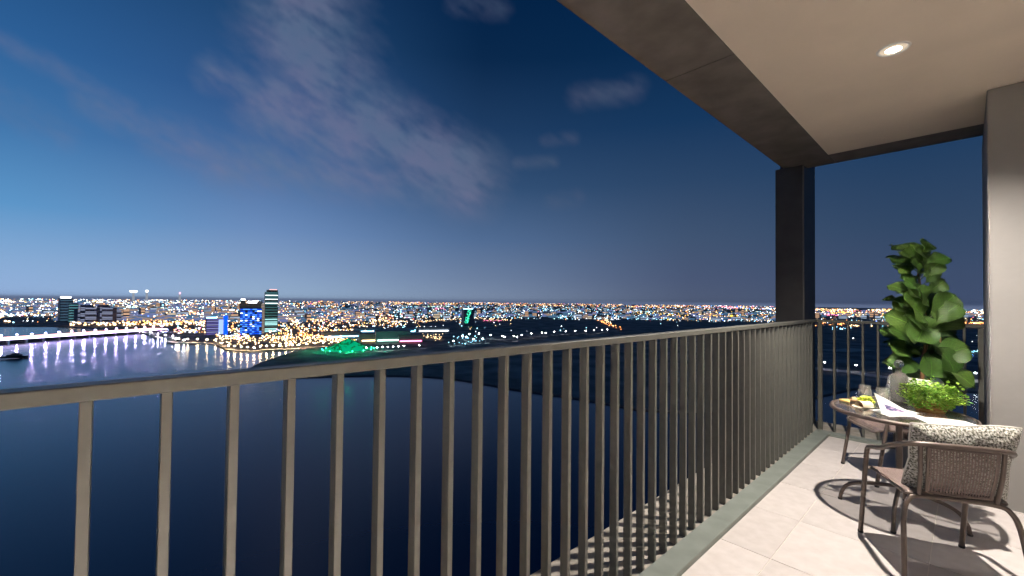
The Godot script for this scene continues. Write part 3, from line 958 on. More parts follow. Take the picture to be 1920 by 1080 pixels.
	for k in 6:
		var lit: Material = [glow(0.9, 0.72, 0.5, 1.3), glow(0.6, 0.75, 1.0, 1.2), glow(1.0, 0.6, 0.35, 1.2)][k % 3]
		var size := Vector3([40, 70, 30, 90, 50, 26][k], [26, 18, 40, 14, 30, 54][k], [30, 36, 26, 40, 30, 24][k])
		kinds.append([size, walls[k % 3], lit, [5, 3, 7, 2, 5, 9][k]])
	var label := ["small warm lit block", "long low cold lit block", "upright orange lit block", "very long flat warm lit block", "mid sized cold lit block", "slim high orange lit block"]
	var where := func(x: float) -> String:
		for q in [[60, "above the yacht"], [115, "left of the white topped tower"], [240, "behind the bridge"], [330, "under the control towers"], [440, "left of the blue lit building"], [560, "by the tall tower"], [640, "left above the green hill"], [700, "right above the green hill"], [800, "behind the grey halls"], [880, "left of the green dotted tower"], [960, "right of the green dotted tower"], [1100, "behind the dark land"], [1200, "by the orange road lamps"], [1330, "left of the column"], [1460, "next to the column"], [1650, "behind the end railing"]]:
			if x < q[0]: return q[1]
		return "behind the fiddle leaf fig"
	var protos := []
	for n in 170:
		var x := g.randf_range(-30, 1840)
		var dy := 9.0 + 32.0 * g.randf()
		if x > 880 and dy > 34.0: dy = 12.0 + 20.0 * g.randf()
		if x > 1450 and dy > 20.0: dy = 8.0 + 10.0 * g.randf()
		if x < 130 and dy > 32.0: dy *= 0.6
		var p := on_ground(x, top_at.call(x) + dy)
		var k := g.randi() % 6
		if protos.size() < 6: k = protos.size()
		var fresh := k >= protos.size()
		if fresh:
			var q: Array = kinds[k]
			protos.append(block("city_block", label[k], "building", p, q[0], facing(p, 0.2), q[1], q[3], func(i: int) -> Material: return q[2] if (i + k) % 3 != 2 else null, "low %s among the city lights" % ["small blocks", "long blocks", "upright blocks", "flat blocks", "mid sized blocks", "slim blocks"][k]))
		else:
			p = bend(p)
			var o := dup(protos[k], "city_block", p, facing(p, g.randf_range(-0.6, 0.6)))
			o.scale = Vector3(g.randf_range(0.8, 1.5), g.randf_range(0.7, 1.3), 1.0)
		var near_what: String = where.call(x)
		var far: String = "far off" if dy < 17.0 else ("in the middle distance" if dy < 28.0 else "nearest the shore")
		(protos[k] if fresh else get_child(-1)).set_meta("label", "%s, %s %s" % [label[k], far, near_what])
	# lamps one can count: the promenade, the road over the dark land, the road at the right
	var rows := [
		["warm lamp from the left along the promenade below the towers", "lamps along the promenade", 0, 9.0, 1.5, [[335, 641], [352, 642], [370, 642], [388, 643], [404, 644], [416, 650], [428, 655], [440, 656], [452, 657], [464, 658.5], [476, 659], [488, 657], [500, 655.5], [512, 655], [524, 655], [536, 655], [548, 654], [560, 653], [574, 651], [590, 650], [606, 649], [622, 648]]],
		["white lamp from the left on the breakwater right of the bridge", "lamps along the breakwater", 5, 8.0, 1.3, [[268, 624], [282, 627], [296, 632], [310, 633], [324, 635], [330, 640], [345, 643]]],
		["white lamp from the left in the row on the sand behind the railing", "lamps in a row on the sand", 1, 9.0, 1.3, [[687, 659], [707, 658.5], [717, 658], [727, 657.5], [737, 657], [747, 656.5], [757, 655.5], [786, 654]]],
		["pale lamp from the left on the road across the dark land", "lamps along the dark land", 1, 12.0, 1.7, [[942, 637], [946, 639], [963, 637], [969, 639], [978, 635], [996, 632], [1016, 630], [1023, 630.5], [1039, 628], [1061, 627], [1079, 626.5], [1098, 626], [1114, 625], [1129, 624], [1139, 623.5]]],
		["bluish lamp from the left on the lit ground behind the railing", "bluish lamps on the lit ground", 2, 12.0, 2.2, [[850, 648], [867, 637], [874, 639], [880, 633], [888, 644], [898, 632], [905, 643], [920, 635]]],
		["white lamp from the left along the sandy road beyond the end railing", "lamps along the sandy road", 1, 13.0, 1.5, [[1546, 692], [1605, 698], [1669, 704], [1692, 709], [1829, 714]]]]
	var nths := []
	for k in 24: nths.append(["first ", "second ", "third ", "fourth ", "fifth ", "sixth ", "seventh ", "eighth ", "ninth ", "tenth ", "eleventh ", "twelfth ", "thirteenth ", "fourteenth ", "fifteenth ", "sixteenth ", "seventeenth ", "eighteenth ", "nineteenth ", "twentieth ", "twenty first ", "twenty second ", "twenty third ", "twenty fourth "][k])
	for q in rows:
		var first: Node3D = null
		for w in q[5]:
			var p := on_ground(w[0], w[1])
			var nth: String = nths[q[5].find(w)]
			if first == null: first = street_lamp("street_lamp", nth + q[0], p, q[2], q[3], q[4], q[1])
			else: dup(first, "street_lamp", p, 0.0, nth + q[0])
	# roads, breakwaters and sand strips
	var asphalt := mat(lin(0.12, 0.11, 0.11), 0.8)
	var pale := mat(lin(0.58, 0.52, 0.45), 0.9)
	road("sandy_road", [on_ground(1480, 688), on_ground(1546, 693), on_ground(1605, 700), on_ground(1669, 709), on_ground(1740, 712), on_ground(1850, 716)], 34.0, pale, "pale sandy road beyond the end railing")
	road("dark_road", [on_ground(900, 643), on_ground(978, 637), on_ground(1061, 629), on_ground(1139, 625), on_ground(1300, 622), on_ground(1450, 619)], 20.0, asphalt, "road across the dark land")
	road("sand_track", [on_ground(1540, 655), on_ground(1570, 658), on_ground(1620, 655)], 60.0, pale, "pale patch of sand beyond the end railing")
	road("highway", [on_ground(220, 611), on_ground(400, 608), on_ground(560, 605), on_ground(760, 604), on_ground(960, 602)], 46.0, pale, "lit highway behind the towers")
	road("promenade", [on_ground(330, 641), on_ground(404, 645), on_ground(440, 657), on_ground(500, 656), on_ground(570, 653), on_ground(640, 649)], 16.0, pale, "pale promenade along the shore")
	road("breakwater", [on_ground(258, 623), on_ground(286, 627), on_ground(291, 632), on_ground(330, 634), on_ground(322, 641), on_ground(372, 644)], 22.0, pale, "low breakwater right of the bridge", 1.2)

func lattice(p: Callable, nu: int, nv: int, wu: float, wv: float, th: float) -> ArrayMesh:   # strips woven over the sheet p(u, v): nu strips along v, nv strips along u
	var b := MB.new()
	for i in nu:
		var u := (i + 0.5) / nu
		for j in 10:
			strip(b, p.call(u, j / 10.0), p.call(u, (j + 1) / 10.0), p.call(minf(u + 0.01, 1.0), j / 10.0) - p.call(maxf(u - 0.01, 0.0), j / 10.0), wu, th)
	for i in nv:
		var v := (i + 0.5) / nv
		for j in 6:
			strip(b, p.call(j / 6.0, v), p.call((j + 1) / 6.0, v), p.call(j / 6.0, minf(v + 0.01, 1.0)) - p.call(j / 6.0, maxf(v - 0.01, 0.0)), wv, th * 0.6)
	return b.done()

func strip(b: MB, p0: Vector3, p1: Vector3, side: Vector3, w: float, th: float) -> void:
	var d := (p1 - p0)
	var s := (side - d * (side.dot(d) / d.length_squared())).normalized()
	b.box((p0 + p1) * 0.5, Vector3(w, th, d.length() * 1.02), Basis(s, d.normalized().cross(s).normalized(), d.normalized()))

func mirror(pts: Array) -> Array:
	var out := pts.duplicate()
	for i in range(pts.size() - 1, -1, -1):
		var p: Vector3 = pts[i]
		if absf(p.x) > 1e-4: out.append(Vector3(-p.x, p.y, p.z))
	return out

func make_chair(label: String) -> Node3D:      # faces -Z
	var t := thing("garden_chair", label, "chair", Vector3.ZERO, 0.0, "brown mesh garden chairs at the round table")
	var b := MB.new()
	# one long tube: front leg, arm, round the back, arm, front leg
	b.tube(spline(mirror([Vector3(-0.255, 0.008, -0.255), Vector3(-0.253, 0.3, -0.212), Vector3(-0.252, 0.53, -0.175), Vector3(-0.251, 0.578, -0.155), Vector3(-0.251, 0.597, -0.11), Vector3(-0.26, 0.633, 0.02), Vector3(-0.256, 0.686, 0.13), Vector3(-0.21, 0.725, 0.215), Vector3(-0.1, 0.74, 0.252), Vector3(0, 0.742, 0.26)]), 6), 0.0135, 12)
	obj("arm_rail", b.done(), M.frame, t)
	b = MB.new()
	b.tube(spline(mirror([Vector3(-0.262, 0.008, 0.275), Vector3(-0.25, 0.2, 0.245), Vector3(-0.238, 0.34, 0.22), Vector3(-0.215, 0.41, 0.205), Vector3(-0.165, 0.44, 0.195), Vector3(0, 0.445, 0.195)]), 6), 0.0125, 12)
	obj("rear_legs", b.done(), M.frame, t).name = "rear_leg_loop"
	var seat_p := func(u: float, v: float) -> Vector3:
		var x := (u - 0.5) * 0.43
		var z := lerpf(0.185, -0.235, v)
		var y := 0.452 - 0.012 * sin(PI * u) * sin(PI * clampf(v * 1.1, 0, 1))
		if v > 0.9: y -= (v - 0.9) * (v - 0.9) * 3.2
		return Vector3(x, y, z)
	obj("seat", lattice(seat_p, 44, 34, 0.0078, 0.0082, 0.0022), M.sling, t)
	b = MB.new()
	b.tube(spline(mirror([Vector3(0, 0.446, 0.188), Vector3(-0.17, 0.446, 0.188), Vector3(-0.21, 0.447, 0.17), Vector3(-0.217, 0.449, 0.1), Vector3(-0.22, 0.449, -0.15), Vector3(-0.215, 0.443, -0.215), Vector3(-0.19, 0.428, -0.238), Vector3(0, 0.424, -0.243)]), 5), 0.0105, 10)
	obj("seat_frame", b.done(), M.frame, t)
	for s in [-1.0, 1.0]:
		b = MB.new()
		b.tube(spline([Vector3(s * 0.253, 0.44, -0.193), Vector3(s * 0.235, 0.442, -0.19), Vector3(s * 0.216, 0.446, -0.185)], 3), 0.009, 8)
		obj("seat_bracket", b.done(), M.frame, t)
		b = MB.new()
		b.tube(spline([Vector3(s * 0.158, 0.436, 0.19), Vector3(s * 0.162, 0.47, 0.199), Vector3(s * 0.168, 0.6, 0.226), Vector3(s * 0.172, 0.724, 0.236)], 5), 0.0105, 10)
		obj("back_post", b.done(), M.frame, t)
		b = MB.new()
		b.tube(spline([Vector3(s * 0.134, 0.474, 0.204), Vector3(s * 0.14, 0.6, 0.232), Vector3(s * 0.144, 0.722, 0.246)], 4), 0.008, 8)
		obj("back_rod", b.done(), M.frame, t)
		for f in [[0.255, -0.255], [0.262, 0.275]]:
			b = MB.new()
			b.lathe(PackedVector2Array([Vector2(0.0, 0.0), Vector2(0.014, 0.0), Vector2(0.0155, 0.003), Vector2(0.0155, 0.012), Vector2(0.0138, 0.016)]), Vector3(s * f[0], 0, f[1]), 12)
			obj("foot_cap", b.done(), M.black, t)
	var back_p := func(u: float, v: float) -> Vector3:
		return Vector3((u - 0.5) * lerpf(0.262, 0.284, v), lerpf(0.468, 0.728, v), lerpf(0.205, 0.249, v) + 0.01 * sin(PI * u) + 0.012 * sin(PI * v))
	obj("backrest", lattice(back_p, 22, 11, 0.0058, 0.0022, 0.002), M.sling, t)
	for v in [0.02, 0.98]:
		b = MB.new()
		var pth := PackedVector3Array()
		for k in 9: pth.append(back_p.call(k / 8.0, v))
		b.tube(pth, 0.006, 8)
		obj("back_hem", b.done(), M.frame, t)
	return t

func make_pillow(label: String, m: Material, pipe: Material) -> Node3D:   # a square cushion standing on an edge, thick along Z
	var t := thing("cushion", label, "cushion", Vector3.ZERO, 0.0, "knitted cushions on the chairs")
	var dent := FastNoiseLite.new()
	dent.seed = 5
	dent.frequency = 4.0
	var lump := FastNoiseLite.new()
	lump.seed = 9
	lump.frequency = 55.0
	lump.noise_type = FastNoiseLite.TYPE_CELLULAR
	var edge := func(a: float) -> Vector2:     # outline of the cushion, corners drawn out a little
		var c := cos(a)
		var s := sin(a)
		var k := 1.0 / maxf(absf(c), absf(s))
		var q := Vector2(c, s) * k
		var pinch := 1.0 - 0.075 * pow(1.0 - minf(absf(q.x), absf(q.y)), 1.6)
		return q * pinch
	var b := MB.new()
	for side in [-1.0, 1.0]:
		b.grid(30, 96, func(u: float, v: float) -> Vector3:
			var e: Vector2 = edge.call(v * TAU)
			var q := e * u
			var thick: float = pow(maxf(0.0, 1.0 - pow(u, 2.6)), 0.62)
			var p := Vector3(q.x * 0.235, q.y * 0.215, side * (0.085 * thick + 0.002))
			p.z += 0.012 * dent.get_noise_3d(p.x * 1.5, p.y * 1.5, side) * thick
			p += Vector3(0, 0, side) * 0.008 * lump.get_noise_3d(p.x, p.y, p.z) * minf(1.0, thick * 2.0)
			p.y += 0.012 * sin(p.x * 9.0 + 0.6) * (1.0 if q.y > 0.0 else 0.3)
			return p)
	obj("cover", b.done(), m, t)
	b = MB.new()
	var path := PackedVector3Array()
	for k in 96:
		var e: Vector2 = edge.call(TAU * k / 96.0)
		var p := Vector3(e.x * 0.235, e.y * 0.215, 0)
		p.y += 0.012 * sin(p.x * 9.0 + 0.6) * (1.0 if e.y > 0.0 else 0.3)
		path.append(p)
	b.tube(path, 0.0045, 8, true)
	obj("piping", b.done(), pipe, t)
	return t

func furniture() -> void:
	# round table
	var tb := thing("round_table", "round brown metal garden table with tinted glass top", "table", Vector3(4.04, 0, -0.335))
	var b := MB.new()
	b.lathe(PackedVector2Array([Vector2(0.366, 0.708), Vector2(0.376, 0.704), Vector2(0.388, 0.708), Vector2(0.393, 0.718), Vector2(0.39, 0.729), Vector2(0.38, 0.734), Vector2(0.37, 0.731), Vector2(0.366, 0.722), Vector2(0.366, 0.708)]), Vector3.ZERO, 72)
	obj("rim", b.done(), M.frame, tb)
	b = MB.new()
	b.lathe(PackedVector2Array([Vector2(0.0, 0.7245), Vector2(0.3655, 0.7245), Vector2(0.3655, 0.7295), Vector2(0.0, 0.7295)]), Vector3.ZERO, 72)
	var glass := mat(Color(0.42, 0.39, 0.36, 0.26), 0.12)
	glass.transparency = BaseMaterial3D.TRANSPARENCY_ALPHA
	obj("glass_top", b.done(), glass, tb)
	b = MB.new()
	b.tube(PackedVector3Array([Vector3(0, 0.17, 0), Vector3(0, 0.705, 0)]), 0.019, 16)
	obj("pole", b.done(), M.frame, tb)
	for k in 4:
		var a := PI * 0.5 * k + 0.01
		var d := Vector3(cos(a), 0, sin(a))
		b = MB.new()
		b.tube(spline([d * 0.335 + Vector3.UP * 0.006, d * 0.325 + Vector3.UP * 0.06, d * 0.295 + Vector3.UP * 0.118, d * 0.235 + Vector3.UP * 0.155, d * 0.12 + Vector3.UP * 0.185, d * 0.015 + Vector3.UP * 0.205], 6), 0.0125, 10)
		obj("leg", b.done(), M.frame, tb)
		b = MB.new()
		b.tube(spline([d * 0.016 + Vector3.UP * 0.66, d * 0.12 + Vector3.UP * 0.695, d * 0.366 + Vector3.UP * 0.712], 5), 0.008, 8)
		obj("top_bracket", b.done(), M.frame, tb)
		b = MB.new()
		b.lathe(PackedVector2Array([Vector2(0, 0), Vector2(0.014, 0), Vector2(0.015, 0.01), Vector2(0.0135, 0.014)]), d * 0.335, 12)
		obj("foot_cap", b.done(), M.black, tb)
	# chairs
	var ch := make_chair("brown mesh garden chair seen from behind, near the wall, holding a cushion")
	ch.position = Vector3(3.46, 0, -0.139)
	ch.rotation.y = atan2(-0.881, 0.474)
	var ch2 := dup(ch, "garden_chair", Vector3(4.885, 0, -0.445), atan2(0.563, 0.826), "brown mesh garden chair half hidden behind the round table")
	# cushions
	var knit := noise_tex(1024, 0.045, 4, 61, Color(0.03, 0.032, 0.028), Color(1, 0.99, 0.95), FastNoiseLite.TYPE_CELLULAR)
	var g := Gradient.new()
	g.offsets = PackedFloat32Array([0.0, 0.3, 0.42, 0.55, 0.7, 1.0])
	g.colors = PackedColorArray([Color(0.10, 0.11, 0.11), Color(0.20, 0.21, 0.19), Color(0.45, 0.44, 0.36), Color(0.75, 0.74, 0.69), Color(0.88, 0.88, 0.86), Color(0.95, 0.95, 0.93)])
	var kn := noise_tex(1024, 0.028, 5, 62, Color.BLACK, Color.WHITE, FastNoiseLite.TYPE_SIMPLEX)
	kn.color_ramp = g
	var km := mat(Color(1, 1, 1), 0.95)
	wear(km, kn, 2.3, false)
	relief(km, knit, 0.5)
	km.rim_enabled = true
	km.rim = 0.3
	var pipe := mat(lin(0.72, 0.70, 0.64), 0.9)
	var p1 := make_pillow("grey and white marled knit cushion on the nearest chair", km, pipe)
	p1.transform = ch.transform * Transform3D(Basis(Vector3.RIGHT, deg_to_rad(14.0)).rotated(Vector3.UP, deg_to_rad(2)), Vector3(0.06, 0.625, 0.09))
	var p2 := dup(p1, "cushion", Vector3.ZERO, 0.0, "grey and white marled knit cushion on the far chair behind the bottle")
	p2.transform = ch2.transform * Transform3D(Basis(Vector3.RIGHT, deg_to_rad(14.0)) * Basis(Vector3.BACK, deg_to_rad(-5.0)), Vector3(0.0, 0.655, 0.085))

func leaf_shape(b: MB, base: Vector3, dir: Vector3, up: Vector3, length: float, width: float, droop: float, wav: float, ph: float) -> void:
	var side := dir.cross(up).normalized()
	up = side.cross(dir).normalized()
	b.grid(10, 8, func(u: float, v: float) -> Vector3:
		var w := width * (0.06 + 0.94 * pow(sin(minf(u / 0.72, 1.0) * PI * 0.5), 1.1)) * sqrt(maxf(0.0, 1.0 - pow(u, 5.0))) * (1.0 - 0.1 * sin(u * PI * 2.0))
		var s := v * 2.0 - 1.0
		var p := base + dir * length * u * (1.0 - 0.18 * droop * u) + side * s * w * 0.5
		p += up * (-droop * length * 0.55 * u * u + absf(s) * w * 0.16 * (1.0 - u * 0.4) + wav * 0.02 * sin(u * 11.0 + ph + s * 2.0) * absf(s))
		return p)

func plants() -> void:
	var t := thing("fiddle_leaf_fig", "tall fiddle leaf fig with big dark green leaves by the end railing", "plant", Vector3(5.30, 0, -0.30))
	# pot and earth
	var b := MB.new()
	b.lathe(PackedVector2Array([Vector2(0.0, 0.0), Vector2(0.12, 0.0), Vector2(0.13, 0.01), Vector2(0.155, 0.26), Vector2(0.16, 0.28), Vector2(0.15, 0.28), Vector2(0.143, 0.24)]), Vector3.ZERO, 32)
	obj("pot", b.done(), mat(lin(0.16, 0.15, 0.14), 0.6), t)
	b = MB.new()
	b.lathe(PackedVector2Array([Vector2(0.1445, 0.238), Vector2(0.1, 0.25), Vector2(0.0, 0.255)]), Vector3.ZERO, 24)
	obj("earth", b.done(), mat(lin(0.03, 0.022, 0.015), 0.95), t)
	var bark := wear(mat(lin(0.24, 0.115, 0.05), 0.8), M.soft, 6.0)
	var right := cam_r
	var near := -Vector3(cam_f.x, 0, cam_f.z).normalized()
	var trunk := spline([Vector3(0, 0.2, 0), Vector3(0.0, 0.6, 0.01), right * 0.03 + Vector3.UP * 0.95, right * 0.07 + Vector3.UP * 1.25, right * 0.02 + Vector3.UP * 1.55, right * -0.01 + Vector3.UP * 1.85], 6)
	b = MB.new()
	b.tube(trunk, 0.02, 12, false, true, 0.008)
	obj("trunk", b.done(), bark, t)
	b = MB.new()
	b.tube(spline([Vector3(0.01, 0.25, 0), right * 0.05 + Vector3.UP * 0.7, right * 0.17 + Vector3.UP * 1.0, right * 0.2 + Vector3.UP * 1.35], 6), 0.013, 10, false, true, 0.006)
	obj("stem", b.done(), bark, t)
	var vein := leaf_texture()
	var greens := []
	for c in [Color(0.050, 0.102, 0.022), Color(0.038, 0.085, 0.018), Color(0.068, 0.125, 0.028)]:
		var m := mat(lin(c.r, c.g, c.b), 0.46, 0.0, 0.42)
		m.albedo_color = Color(c.r * 2.6, c.g * 2.6, c.b * 2.6).linear_to_srgb()
		m.albedo_texture = vein
		m.backlight_enabled = true
		m.backlight = Color(0.16, 0.22, 0.08)
		greens.append(m)
	var gr := RandomNumberGenerator.new()
	gr.seed = 77
	# leaves in whorls up the trunk: height, how many, length, reach up, first turn
	var whorls := [[0.88, 5, 0.28, -0.1, 0.3], [0.98, 6, 0.33, 0.1, 0.9], [1.08, 7, 0.35, 0.25, 0.2], [1.18, 7, 0.35, 0.35, 0.75], [1.28, 6, 0.33, 0.4, 0.1], [1.38, 6, 0.30, 0.5, 0.5], [1.47, 5, 0.27, 0.5, 0.0], [1.55, 3, 0.22, 0.45, 0.65], [1.63, 3, 0.19, 0.5, 1.2], [1.70, 4, 0.24, 0.55, 0.6], [1.77, 5, 0.25, 0.6, 0.1], [1.84, 4, 0.23, 0.7, 0.9], [1.89, 4, 0.20, 0.9, 0.4]]
	for w in whorls:
		for k in w[1]:
			var a: float = TAU * k / w[1] + w[4] + gr.randf_range(-0.25, 0.25)
			var out := right * cos(a) + near * sin(a)
			var y: float = w[0] + gr.randf_range(-0.035, 0.035)
			var f := clampf((y - 0.2) / 1.65, 0, 1) * (trunk.size() - 1)
			var p := trunk[int(f)]
			p.y = y
			var sideways := absf(out.dot(right))
			var lean: float = w[3] + gr.randf_range(0.1, 0.6)
			if sideways > 0.6: lean += 0.3
			elif gr.randf() < 0.55: lean = gr.randf_range(-0.75, -0.1)
			else: lean = gr.randf_range(0.5, 1.5)
			if sideways <= 0.6: out = (out * 0.7 + right * gr.randf_range(-0.6, 0.6)).normalized()
			var dir := (out + Vector3.UP * lean).normalized()
			var l: float = w[2] * 0.92 * gr.randf_range(0.85, 1.12)
			var st := p + dir * 0.045
			b = MB.new()
			var facing := (Vector3.UP * gr.randf_range(0.3, 0.8) + near * (0.75 + 0.3 * gr.randf()) + right * gr.randf_range(-0.45, 0.45)).normalized()
			leaf_shape(b, st, dir, facing, l, l * gr.randf_range(0.70, 0.84), gr.randf_range(0.4, 1.0) if sideways < 0.7 else gr.randf_range(0.3, 0.8), gr.randf_range(0.5, 1.4), gr.randf() * 6.0)
			var o := obj("leaf", b.done(), greens[gr.randi() % 3], t)
			b = MB.new()
			b.tube(PackedVector3Array([p, st + dir * 0.01]), 0.0035, 6)
			obj("stalk", b.done(), greens[1], o)
	# basket of small leaved greenery on the table
	var bk := thing("basket_plant", "bushy bright green plant in a woven orange basket on the table", "plant", Vector3(4.19, 0.7305, -0.185))
	b = MB.new()
	var prof := [[0.062, 0.0], [0.074, 0.02], [0.081, 0.045], [0.083, 0.07], [0.078, 0.085]]
	var straw := []
	for c in [Color(0.42, 0.20, 0.06), Color(0.50, 0.28, 0.10), Color(0.36, 0.15, 0.04)]: straw.append(mat(lin(c.r, c.g, c.b), 0.8))
	b.lathe(PackedVector2Array([Vector2(0, 0.002), Vector2(0.06, 0.002), Vector2(0.078, 0.05), Vector2(0.075, 0.082)]), Vector3.ZERO, 32)
	obj("liner", b.done(), straw[2], bk)
	for k in 7:
		var y := 0.006 + k * 0.0125
		var r := 0.0
		for q in prof.size() - 1:
			if y >= prof[q][1] and y <= prof[q + 1][1]: r = lerpf(prof[q][0], prof[q + 1][0], (y - prof[q][1]) / (prof[q + 1][1] - prof[q][1]))
		if r == 0.0: r = 0.079
		b = MB.new()
		var ring := PackedVector3Array()
		for s in 64:
			var a := TAU * s / 64
			ring.append(Vector3(cos(a), 0, sin(a)) * (r + 0.004 * sin(s * PI / 2.0 + k * PI)) + Vector3.UP * (y + 0.001 * sin(s * 2.1)))
		b.tube(ring, 0.0068, 8, true)
		obj("woven_strand", b.done(), straw[k % 2], bk)
	var leafm := MB.new()
	leafm.grid(4, 4, func(u: float, v: float) -> Vector3:
		var s := v * 2.0 - 1.0
		var w := sin(PI * clampf(u, 0.02, 0.98))
		return Vector3(s * w * 0.0075, 0.002 * absf(s), -u * 0.017))
	for cls in 3:
		var mm := MultiMesh.new()
		mm.transform_format = MultiMesh.TRANSFORM_3D
		mm.mesh = leafm.done()
		var many := 800
		mm.instance_count = many
		for k in many:
			var d := Vector3(gr.randf_range(-1, 1), gr.randf_range(-0.35, 1), gr.randf_range(-1, 1)).normalized()
			var rad := pow(gr.randf_range(0.25, 1.0), 0.5) * (0.85 + 0.3 * sin(d.x * 7.0 + d.z * 5.0))
			var p := Vector3(d.x * 0.155, 0.09 + d.y * 0.085, d.z * 0.155) * rad + Vector3(0, 0.03, 0)
			p += right * (0.05 if gr.randf() < 0.3 else 0.0) + Vector3.UP * (0.05 * maxf(0, 1.0 - Vector2(p.x, p.z).length() / 0.05) * gr.randf())
			var rr := Vector2(p.x, p.z).length()
			if rr < 0.09 and p.y < 0.085: p = Vector3(p.x, 0, p.z).normalized() * (0.09 + gr.randf() * 0.025) + Vector3.UP * (0.03 + gr.randf() * 0.08)
			if rr > 0.14: p.y -= (rr - 0.14) * 0.7
			p.y = maxf(p.y, 0.008)
			var bs := Basis(Vector3.UP, gr.randf() * TAU) * Basis(Vector3.RIGHT, gr.randf_range(-0.3, 1.2))
			mm.set_instance_transform(k, Transform3D(bs.scaled(Vector3.ONE * gr.randf_range(0.8, 1.6)), p))
		var mi := MultiMeshInstance3D.new()
		mi.name = "foliage"
		mi.multimesh = mm
		var lm := mat(lin([0.30, 0.42, 0.16][cls], [0.50, 0.60, 0.38][cls], [0.05, 0.10, 0.035][cls]), 0.55)
		lm.backlight_enabled = true
		lm.backlight = Color(0.3, 0.45, 0.1)
		mi.material_override = lm
		mi.set_meta("kind", "stuff")
		bk.add_child(mi, true)
	b = MB.new()
	for k in 46:
		var a := gr.randf() * TAU
		var d := Vector3(cos(a), 0, sin(a))
		var r := gr.randf_range(0.05, 0.17)
		b.tube(spline([d * 0.02 + Vector3.UP * 0.07, d * r * 0.6 + Vector3.UP * gr.randf_range(0.11, 0.19), d * r + Vector3.UP * gr.randf_range(0.05, 0.12)], 4), 0.0011, 4)
	var sm := obj("stems", b.done(), mat(lin(0.16, 0.22, 0.05), 0.7), bk)
	sm.name = "stem_tangle"
	sm.set_meta("kind", "stuff")

func leaf_texture() -> ImageTexture:
	var im := Image.create(128, 128, false, Image.FORMAT_RGB8)
	for y in 128:
		for x in 128:
			var u := x / 127.0
			var s := y / 127.0 * 2.0 - 1.0
			var mid := exp(-s * s * 900.0)
			var q := fposmod((u - absf(s) * 0.42) * 8.0, 1.0) - 0.5
			var vn := exp(-q * q * 220.0) * (1.0 - absf(s) * 0.6)
			var v := 0.62 + 0.32 * maxf(mid, vn * 0.5) + 0.05 * sin(u * 40.0 + s * 13.0) * sin(s * 31.0)
			im.set_pixel(x, y, Color(v, v, v * 0.92))
	return ImageTexture.create_from_image(im)

func print_texture(kind: int) -> ImageTexture:     # an unreadable magazine page: a picture and lines of print
	var g := RandomNumberGenerator.new()
	g.seed = 500 + kind
	var im := Image.create(256, 320, false, Image.FORMAT_RGB8)
	im.fill(Color(0.80, 0.80, 0.79))
	if kind == 0:
		var n := FastNoiseLite.new()
		n.seed = 3
		n.frequency = 0.02
		for y in range(120, 215):
			for x in range(40, 168):
				if x - 40 > (y - 90) * 1.6: continue
				var v := n.get_noise_2d(x, y)
				im.set_pixel(x, y, Color(0.16, 0.13, 0.36).lerp(Color(0.62, 0.50, 0.62), clampf(0.5 + v * 1.6, 0, 1)))
		for y in [150, 172, 196]: im.fill_rect(Rect2i(172, y, 60 - g.randi() % 14, 9), Color(0.62, 0.16, 0.24))
		for k in 5: im.fill_rect(Rect2i(36, 236 + k * 12, 110 + g.randi() % 60, 3), Color(0.55, 0.56, 0.55))
	else:
		for k in 14:
			var x := 18
			while x < 236:
				var w := 5 + g.randi() % 20
				im.fill_rect(Rect2i(x, 40 + k * 15, mini(w, 238 - x), 4 if k > 3 else 8), Color(0.66, 0.18, 0.16) if k in [1, 2, 3] or g.randf() < 0.12 else Color(0.3, 0.28, 0.28))
				x += w + 5
		im.fill_rect(Rect2i(18, 262, 70, 36), Color(0.84, 0.62, 0.56))
	return ImageTexture.create_from_image(im)

func glass_mat(tint: Color, rough := 0.02) -> StandardMaterial3D:
	var m := mat(tint, rough)
	m.refraction_enabled = true
	m.refraction_scale = 0.045
	return m

func thin_glass(c: Color) -> StandardMaterial3D:
	var m := mat(c, 0.08)
	m.transparency = BaseMaterial3D.TRANSPARENCY_ALPHA
	return m

